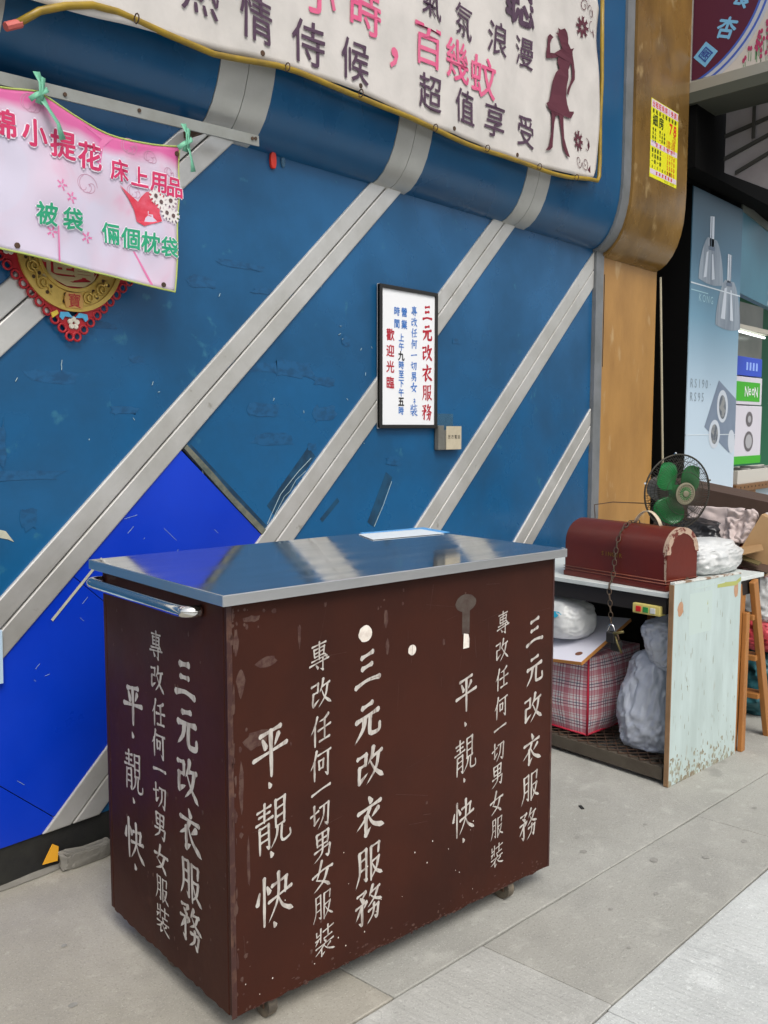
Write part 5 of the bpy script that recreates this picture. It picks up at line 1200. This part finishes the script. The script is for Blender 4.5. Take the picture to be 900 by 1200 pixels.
def plank(name, p, q, w_, th, m_, label, cat='board'):
    p = Vector(p); q = Vector(q); Mx = frame((0, 0, 0), q-p, (1, 0, .3)); o1 = MB().box(0, (q-p).length, -w_/2, w_/2, -th/2, th/2, Mx).make(name, m_, bevel=.001); o1.location = p; return tag(o1, label, cat)
plank('thin_board', (4.22, 1.80, .885), (4.19, 1.42, .785), .035, .006, mat('olive_board', (.10, .075, .025), .7), 'thin olive brown board sloping over the white bundle')
plank('dark_panel', (4.30, 1.72, .835), (4.27, 1.38, .765), .16, .010, CARDD, 'dark broken panel under the tan box')
plank('torn_flap', (4.16, 1.62, .80), (4.24, 1.43, .86), .11, .005, CARD, 'torn brown cardboard flap leaning between the white bundle and the tan box')
sheet('white_cloth', BAGW, (4.36, 1.62, .72), (-.1, 1, .02), (.2, -.15, .8), .20, .16, 'white plastic film bulging out under the tan box', .03, 'film', fr_=5, seed=14)
blob('black_bag', mat('black_polythene', (.012, .012, .014), .3), (4.42, 1.78, .72), (.16, .17, .24), 'black plastic rubbish bag behind the crumpled papers', 'bag', .10, 2.2, 51, .8, ridg=.4)
rw = empty('red_white_bag', 'bulging plastic bag, white above and red below, hanging beside the ladder', 'bag', (4.50, 1.50, .36))
blob('white_half', BAGW, (0, 0, .12), (.15, .13, .26), None, None, .12, 2.3, 31, .8, parent=rw, flatb=False, ridg=.3)
blob('red_half', BAGR, (.02, -.02, -.02), (.155, .135, .19), None, None, .12, 2.3, 35, .85, parent=rw, flatb=False, ridg=.3)
blob('pink_top', BAGP, (.02, .02, .30), (.13, .11, .10), None, None, .22, 2.6, 37, .8, parent=rw, flatb=False, ridg=.3)
blob('teal_tarpaulin', TARP, (4.66, 1.52, .0), (.24, .17, .38), 'crumpled dark teal tarpaulin bundle on the pavement behind the ladder', 'tarpaulin', .15, 2.3, 41, .8, ridg=.4)
tag(MB().box(-.015, .015, -.006, .006, 0, .004).make('litter', BLACK, bevel=.001), 'tiny black scrap lying on the pavement between cart and table', 'litter'); bpy.data.objects['litter'].location = (2.93, 1.60, .001); bpy.data.objects['litter'].rotation_euler = (0, 0, .9)

# ================================================================== LAMP POSTER PILLAR
lp_ = empty('poster_pillar', 'pale blue pillar with a printed advert of hanging lamps beside the dark recess', 'pillar', (6.3, 2.5, 0))
PY = 2.5
MB().box(5.862-6.3, 6.728-6.3, .004, .70, 0, 2.955).make('core', VOID, lp_)
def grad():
    m = bpy.data.materials.new('lamp_advert_print_shaded'); m.use_nodes = True; n = m.node_tree.nodes; l = m.node_tree.links
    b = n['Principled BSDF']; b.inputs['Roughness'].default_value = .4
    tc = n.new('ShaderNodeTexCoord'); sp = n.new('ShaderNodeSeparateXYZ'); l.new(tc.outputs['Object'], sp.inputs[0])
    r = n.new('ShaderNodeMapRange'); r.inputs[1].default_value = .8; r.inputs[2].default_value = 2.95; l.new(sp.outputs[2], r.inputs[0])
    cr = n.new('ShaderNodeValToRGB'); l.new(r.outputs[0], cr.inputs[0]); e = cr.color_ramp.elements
    e[0].position = .0; e[0].color = (.54, .64, .72, 1); e[1].position = 1.; e[1].color = (.018, .055, .085, 1)  # printed blue gradient, with the lintel's shade painted into its dark top
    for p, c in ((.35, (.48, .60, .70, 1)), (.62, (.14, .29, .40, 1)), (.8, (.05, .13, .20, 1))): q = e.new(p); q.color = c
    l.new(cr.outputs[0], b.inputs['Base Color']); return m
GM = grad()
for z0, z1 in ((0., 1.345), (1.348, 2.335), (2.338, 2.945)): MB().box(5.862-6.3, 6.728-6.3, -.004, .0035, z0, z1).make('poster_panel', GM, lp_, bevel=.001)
pf = lambda a, b, d: (a-6.3, -.0045-d, b)
def bell(cx_, zt, zb, wt_, wb_, cut=.0):
    P_ = []; n = 10
    for k in range(n+1): t = k/n; P_.append((cx_-(wt_+(wb_-wt_)*math.sin(t*pi/2)**.7)/2, zt-(zt-zb)*t))
    for k in range(7): t = k/6; P_.append((cx_-wb_/2+wb_*t, zb-.02*sin(pi*t)-.0))
    for k in range(n, -1, -1): t = k/n; P_.append((cx_+(wt_+(wb_-wt_)*math.sin(t*pi/2)**.7)/2, zt-(zt-zb)*t))
    return P_
def dd(lst, m_, nm='lamp_print', d=.001):
    for i, p in enumerate(lst):
        mb = MB(); flat(mb, p, pf, d+i*.0001); mb.make(nm, m_, lp_, fixn=False)
dd([bell(6.19, 2.66, 2.375, .16, .42), bell(6.52, 2.42, 2.10, .17, .46)], LAMPG)
dd([[(6.10, 2.56), (6.13, 2.57), (6.11, 2.4), (6.06, 2.39)], [(6.43, 2.36), (6.47, 2.37), (6.46, 2.15), (6.38, 2.15)], [(6.19, 2.56), (6.21, 2.56), (6.25, 2.40), (6.2, 2.39)], [(6.54, 2.36), (6.56, 2.36), (6.61, 2.15), (6.55, 2.15)]], LAMPL, 'lamp_highlight', .0016)
dd([[(6.145, 2.80), (6.215, 2.81), (6.22, 2.595), (6.15, 2.59)], [(6.475, 2.60), (6.545, 2.60), (6.545, 2.40), (6.475, 2.40)]], LAMPL, 'lamp_rod_print', .001)
dd([[(6.165, 2.80), (6.175, 2.80), (6.18, 2.6), (6.17, 2.6)], [(6.50, 2.6), (6.51, 2.6), (6.51, 2.4), (6.50, 2.4)], [(6.53, 2.6), (6.54, 2.6), (6.54, 2.4), (6.53, 2.4)], [(6.13, 2.605), (6.235, 2.61), (6.235, 2.585), (6.13, 2.58)], [(6.46, 2.405), (6.56, 2.41), (6.56, 2.385), (6.46, 2.38)]], LAMPD, 'lamp_shadow_print', .002)
dd([[(6.39, 1.725), (6.728, 1.60), (6.728, 1.27), (6.62, 1.215), (6.16, 1.40)]], mat('spot_plate', (.17, .22, .30), .4, col2=(.22, .28, .36), scale=4), 'spotlight_plate_print')
def ell(cx_, cz_, rx, rz_, n=24, rot=.2): return [(cx_+rx*cos(2*pi*k/n)*cos(rot)-rz_*sin(2*pi*k/n)*sin(rot), cz_+rx*cos(2*pi*k/n)*sin(rot)+rz_*sin(2*pi*k/n)*cos(rot)) for k in range(n)]
dd([ell(6.47, 1.545, .10, .115), ell(6.34, 1.35, .10, .10), ell(6.66, 1.295, .065, .085)], LAMPL, 'spotlight_ring_print', .0014)
dd([ell(6.47, 1.54, .062, .085), ell(6.34, 1.35, .062, .07)], mat('spot_inner', (.10, .12, .15), .3, col2=(.45, .45, .42), scale=14, lo=.48, hi=.55), 'spotlight_bulb_print', .0018)
mb = MB()
for i, ch in enumerate('RS190.'): put(mb, ch, 5.93+i*.062, 1.69, .085, pf, .0, d=.001)
for i, ch in enumerate('RS95'): put(mb, ch, 5.93+i*.062, 1.60, .085, pf, .0, d=.001)
mb.make('model_number_print', PTXT, lp_, fixn=False)
mb = MB()
for i, ch in enumerate('KONG'): put(mb, ch, 6.02+i*.065, 2.255, .07, pf, 0, d=.001)
mb.prism([(5.87, 2.29), (6.15, 2.29), (6.15, 2.296), (5.87, 2.296)], pf, .0005, .001); mb.make('caption_print', mat('pale_cyan', (.35, .55, .62), .4), lp_, fixn=False)
# white seam tape
mb = MB().box(5.862-6.3, 6.728-6.3, -.0058, -.0042, 2.333, 2.341).box(5.862-6.3, 6.728-6.3, -.0058, -.0042, 1.3445, 1.3495).make('seam', mat('seam_white', (.6, .66, .7), .5), lp_)

# ================================================================== NEIGHBOUR SHOP
bs = empty('shop_sign_board', 'dark teal shop fascia board with white characters right of the lamp poster', 'sign', (6.76, 2.52, 2.35), radians(7))
MB().box(0, 1.3, 0, .05, .02, .62).make('board', TEALP, bs, bevel=.003)
MB().box(0, 1.3, -.012, .0, .60, .66).make('top_rail', mat('rail_olive', (.12, .13, .11), .6), bs)
mb = MB()
for i, ch in enumerate('電器'): put(mb, ch, 1.05+i*.26, .38-i*.0, .26, lambda a, b, d: (a, -.001-d, b), .03)
put(mb, '燈', 1.05, .12, .2, lambda a, b, d: (a, -.001-d, b), .03); mb.make('white_lettering', mat('sign_pale', (.4, .46, .48), .5), bs, fixn=False)
shp = MB().box(6.74, 12, 3.9, 3.95, 0, 3.0).make('shop_back_wall', SHOPG, kind='structure')
MB().box(6.74, 12, 2.62, 3.9, 3.0, 3.02).make('shop_ceiling', mat('shop_ceiling', (.25, .25, .24), .8), kind='structure')
tb2 = empty('ceiling_light', 'lit fluorescent tube behind the plastic sheet in the neighbouring shop', 'light', (8.3, 3.15, 2.28))
em = bpy.data.materials.new('tube_glow'); em.use_nodes = True; em.node_tree.nodes['Principled BSDF'].inputs['Emission Color'].default_value = (.9, 1, .95, 1); em.node_tree.nodes['Principled BSDF'].inputs['Emission Strength'].default_value = 1.6
MB().tube([(-.2, 0, 0), (1.1, .08, 0)], .011, 10).make('tube', em, tb2, smooth=True)
MB().box(-.2, 1.1, .0, .08, .02, .06).make('housing', CREAM, tb2)
tag(MB().box(7.95, 9.6, 3.32, 3.34, 1.88, 2.6).make('plastic_sheet', mat('murky_sheet', (.13, .14, .12), .3, col2=(.22, .22, .19), scale=3)), 'murky grey panel hanging above the appliance boxes in the shop', 'panel')
def bxs(name, x0, x1, z0, z1, m_, label, y=3.0, dep=.3, cat='box'):
    e = empty(name, label, cat, (x0, y, z0), group='boxes stacked in the neighbouring shop'); MB().box(0, x1-x0, 0, dep, 0, z1-z0).make('body', m_, e, bevel=.004); return e
e = bxs('blue_device_box', 7.9, 8.70, 1.855, 2.02, mat('device_blue', (.03, .08, .55), .4), 'blue box on the topmost shelf of the appliance shop')
mb = MB()
for i in range(4): mb.box(.40+i*.08, .44+i*.08, -.002, 0, .05, .12)
mb.make('label_print', mat('pale_blue', (.3, .45, .9), .5), e)
e = bxs('neon_box', 7.9, 8.72, 1.60, 1.845, mat('carton_white', (.62, .60, .66), .5), 'white box with a green label in the middle of the shop stack')
MB().box(.03, .76, -.003, 0, .03, .20).make('green_label', NEONG, e)
mb = MB()
for i, ch in enumerate('NeoN'): put(mb, ch, .42+i*.08, .115, .13, lambda a, b, d: (a, -.0045-d, b), .02)
mb.make('label_lettering', SIGNW, e, fixn=False)
e = bxs('appliance_box', 7.9, 8.74, 1.07, 1.59, MATS['carton_white'], 'tall white box picturing two round dials, lowest in the shop stack')
mb = MB()
for cz_, r in ((.40, .085), (.20, .115)): mb.add([(.52+r*cos(2*pi*k/20), -.002, cz_+r*.8*sin(2*pi*k/20)) for k in range(20)], [tuple(range(20))])
mb.make('dial_print', mat('dial_grey', (.14, .13, .14), .4), e, fixn=False)
mb = MB()
for cz_, r in ((.40, .04), (.20, .08)): mb.add([(.52+r*cos(2*pi*k/20), -.0035, cz_+r*.8*sin(2*pi*k/20)) for k in range(20)], [tuple(range(20))])
mb.make('dial_centre_print', mat('dial_light', (.4, .4, .42), .4), e, fixn=False, kind='stuff')
MB().box(0, .84, -.003, 0, .0, .07).make('green_band', NEONG, e)
ct = empty('shop_counter', 'wooden counter with holed edge strip in the neighbouring shop', 'counter', (7.9, 2.9, 0))
MB().box(0, 2.2, 0, .6, .84, .90).make('counter_top', mat('counter_wood', (.20, .10, .035), .5, col2=(.12, .05, .02), scale=12), ct, bevel=.004)
MB().box(.30, .50, .01, .6, 0, .838).make('post', MATS['counter_wood'], ct)
MB().box(.52, 2.2, .06, .6, 0, .838).make('front_panel', mat('counter_panel', (.42, .52, .58), .5), ct)
mb = MB()
for i in range(24): mb.lathe([(.008, 0), (.008, .002)], 8, Matrix.Translation((.1+i*.09, -.0005, .875)) @ Matrix.Rotation(pi/2, 4, 'X'))
mb.make('strip_hole', BLACK, ct, kind='stuff')
tr = empty('display_tray', 'pale open tray lying on the shop counter', 'tray', (8.0, 2.93, .901))
MB().box(0, 1.6, 0, .02, 0, .12).box(0, 1.6, .32, .34, 0, .12).box(0, .02, .02, .32, 0, .12).box(.02, 1.6, .02, .32, 0, .01).make('tray_body', mat('tray_cream', (.52, .50, .45), .6), tr, bevel=.002)
random.seed(8)
mb = MB()
for i in range(14): x = .3+i*.085; mb.box(x, x+.06, .05, .28, .012, .05+.08*random.random())
tag(mb.make('packaged_goods', mat('packets', (.34, .34, .32), .4, col2=(.5, .48, .44), scale=12)), 'row of small clear packets in the tray on the shop counter', 'packets'); bpy.data.objects['packaged_goods'].location = (8.0, 2.93, .901)
cable = MB().tube([(9.0, 3.0, 2.0), (9.02, 3.0, 1.75), (8.96, 3.0, 1.6), (9.05, 3.0, 1.45), (9.0, 3.0, 1.0)], .012, 6).tube([(8.98, 3.0, 1.62), (9.04, 2.99, 1.66), (9.06, 3.0, 1.55)], .03, 8).make('hanging_cable', CREAM, smooth='all'); tag(cable, 'cream cable with plugs hanging against the green shop wall', 'cable')

# ================================================================== PROJECTING SIGN, top right
pg = empty('projecting_sign', 'burgundy and cream light box sign sticking out over the pavement at the top right', 'sign', (5.6, 2.45, 3.5))
SF = lambda a, b, d: (-d, a-2.45, b-3.5)     # a = world y, b = z, faces -x
MB().prism([(2.43, 3.49), (1.2, 3.53), (1.2, 4.35), (2.43, 4.35)], SF, -.16, 0).make('face_panel', SIGNCREAM, pg)
# burgundy disc clipped to the sign
ccy, ccz, cr_ = 2.60, 4.07, .60
def disc(r, d, m_, nm, r0=0.):
    pts = [(ccy+r*cos(a), ccz+r*sin(a)) for a in [2*pi*k/90 for k in range(90)]]
    pts = clip(pts, 1, 0, 2.418); pts = clip(pts, 0, -1, -3.503); pts = clip(pts, 0, 1, 4.33)
    mb = MB(); mb.prism(pts, SF, d-.0006, d); return mb.make(nm, m_, pg)
disc(.675, .001, mat('rim_pale', (.42, .44, .5), .5), 'rim_print'); disc(.655, .002, SKYB, 'rim_print'); disc(.642, .003, MATS['rim_pale'], 'rim_print'); disc(.62, .004, SKYB, 'rim_print'); disc(.607, .005, BURG, 'disc_print')
mb = MB()
SFg = lambda a, b, d: SF(-a, b, d)     # text runs toward -y
put(mb, '杏', -2.212, 3.755, .125, SFg, .05, d=.0062, rot=-.35); put(mb, '食', -2.115, 3.905, .12, SFg, .05, d=.0062, rot=-.6); mb.make('blue_lettering', LTB, pg, fixn=False)
mb = MB(); dq = .075
mb.add([SF(2.335+dq*cos(k*pi/2), 3.635+dq*sin(k*pi/2), .0062) for k in range(4)], [(0, 1, 2, 3)]); mb.make('diamond_print', LTB, pg, fixn=False)
mb = MB(); put(mb, '園', -2.335, 3.635, .075, SFg, .02, d=.0072, rot=.75); mb.make('diamond_lettering', DBL, pg, fixn=False)
random.seed(13); mb = MB(); mb2 = MB()
for _ in range(900):
    y = random.uniform(1.25, 2.30); z = random.uniform(3.53, 4.2)
    if math.hypot(y-ccy, z-ccz) < .695: continue
    mb.add([SF(y+.008*cos(k*pi/3), z+.013*sin(k*pi/3)*(1.3 if k in (1, 2) else 1), .0015+.000002*_) for k in range(6)], [tuple(range(6))])
    mb2.add([SF(y-.002, z-.02, .001), SF(y+.002, z-.02, .001), SF(y+.002, z-.07, .001), SF(y-.002, z-.07, .001)], [(0, 1, 2, 3)])
mb.make('tulip_print', mat('tulip', (.36, .03, .10), .5), pg, fixn=False, kind='stuff'); mb2.make('stem_print', mat('stem', (.12, .25, .12), .5), pg, fixn=False, kind='stuff')
MB().prism([(2.455, 3.38), (2.455, 4.35), (2.43, 4.35), (2.43, 3.49), (1.2, 3.53), (1.2, 3.47)], SF, -.17, .02).make('metal_frame', ALUF, pg, bevel=.003)
MB().prism([(2.43, 3.36), (1.2, 3.40), (1.2, 3.468), (2.43, 3.428)], SF, -.30, .022).make('lower_box', mat('lower_casing', (.055, .06, .045), .6), pg, bevel=.003)
aw = empty('awning_panel', 'dim mottled awning panel with dark diagonal bars under the projecting sign', 'awning', (6.0, 2.3, 3.0))
AF = lambda a, b, d: (-d, a-2.3, b-3.0)
MB().prism([(2.355, 3.03), (2.0, 2.84), (1.5, 2.68), (1.5, 3.55), (2.355, 3.42)], AF, -.03, 0).make('panel', AWN, aw)
mb = MB()
for (ya, za, yb, zb) in ((2.355, 3.10, 1.9, 3.26), (2.355, 3.24, 1.95, 3.33), (2.28, 3.0, 1.9, 3.16), (2.05, 2.9, 1.8, 3.0)):
    mb.prism([(ya, za), (yb, zb), (yb, zb+.022), (ya, za+.022)], AF, .002, .02)
mb.prism([(2.18, 3.2), (2.16, 3.2), (2.16, 3.46), (2.18, 3.46)], AF, .021, .03)
mb.make('bar', BRONZE, aw)
# sliver of a pale sheet at the far left
tag(MB().prism([(2.60, .64), (2.615, .64), (2.61, .80), (2.595, .80)], lambda a, b, d: (1.10+d+(a-2.6)*0, a, b), 0, .152).make('pale_card', mat('card_pale', (.45, .60, .72), .6)), 'pale blue card stuck on the wall at the very left edge', 'card')
print('SCENE OK', len(S.objects), sum(len(o.data.polygons) for o in S.objects if o.type == 'MESH'))
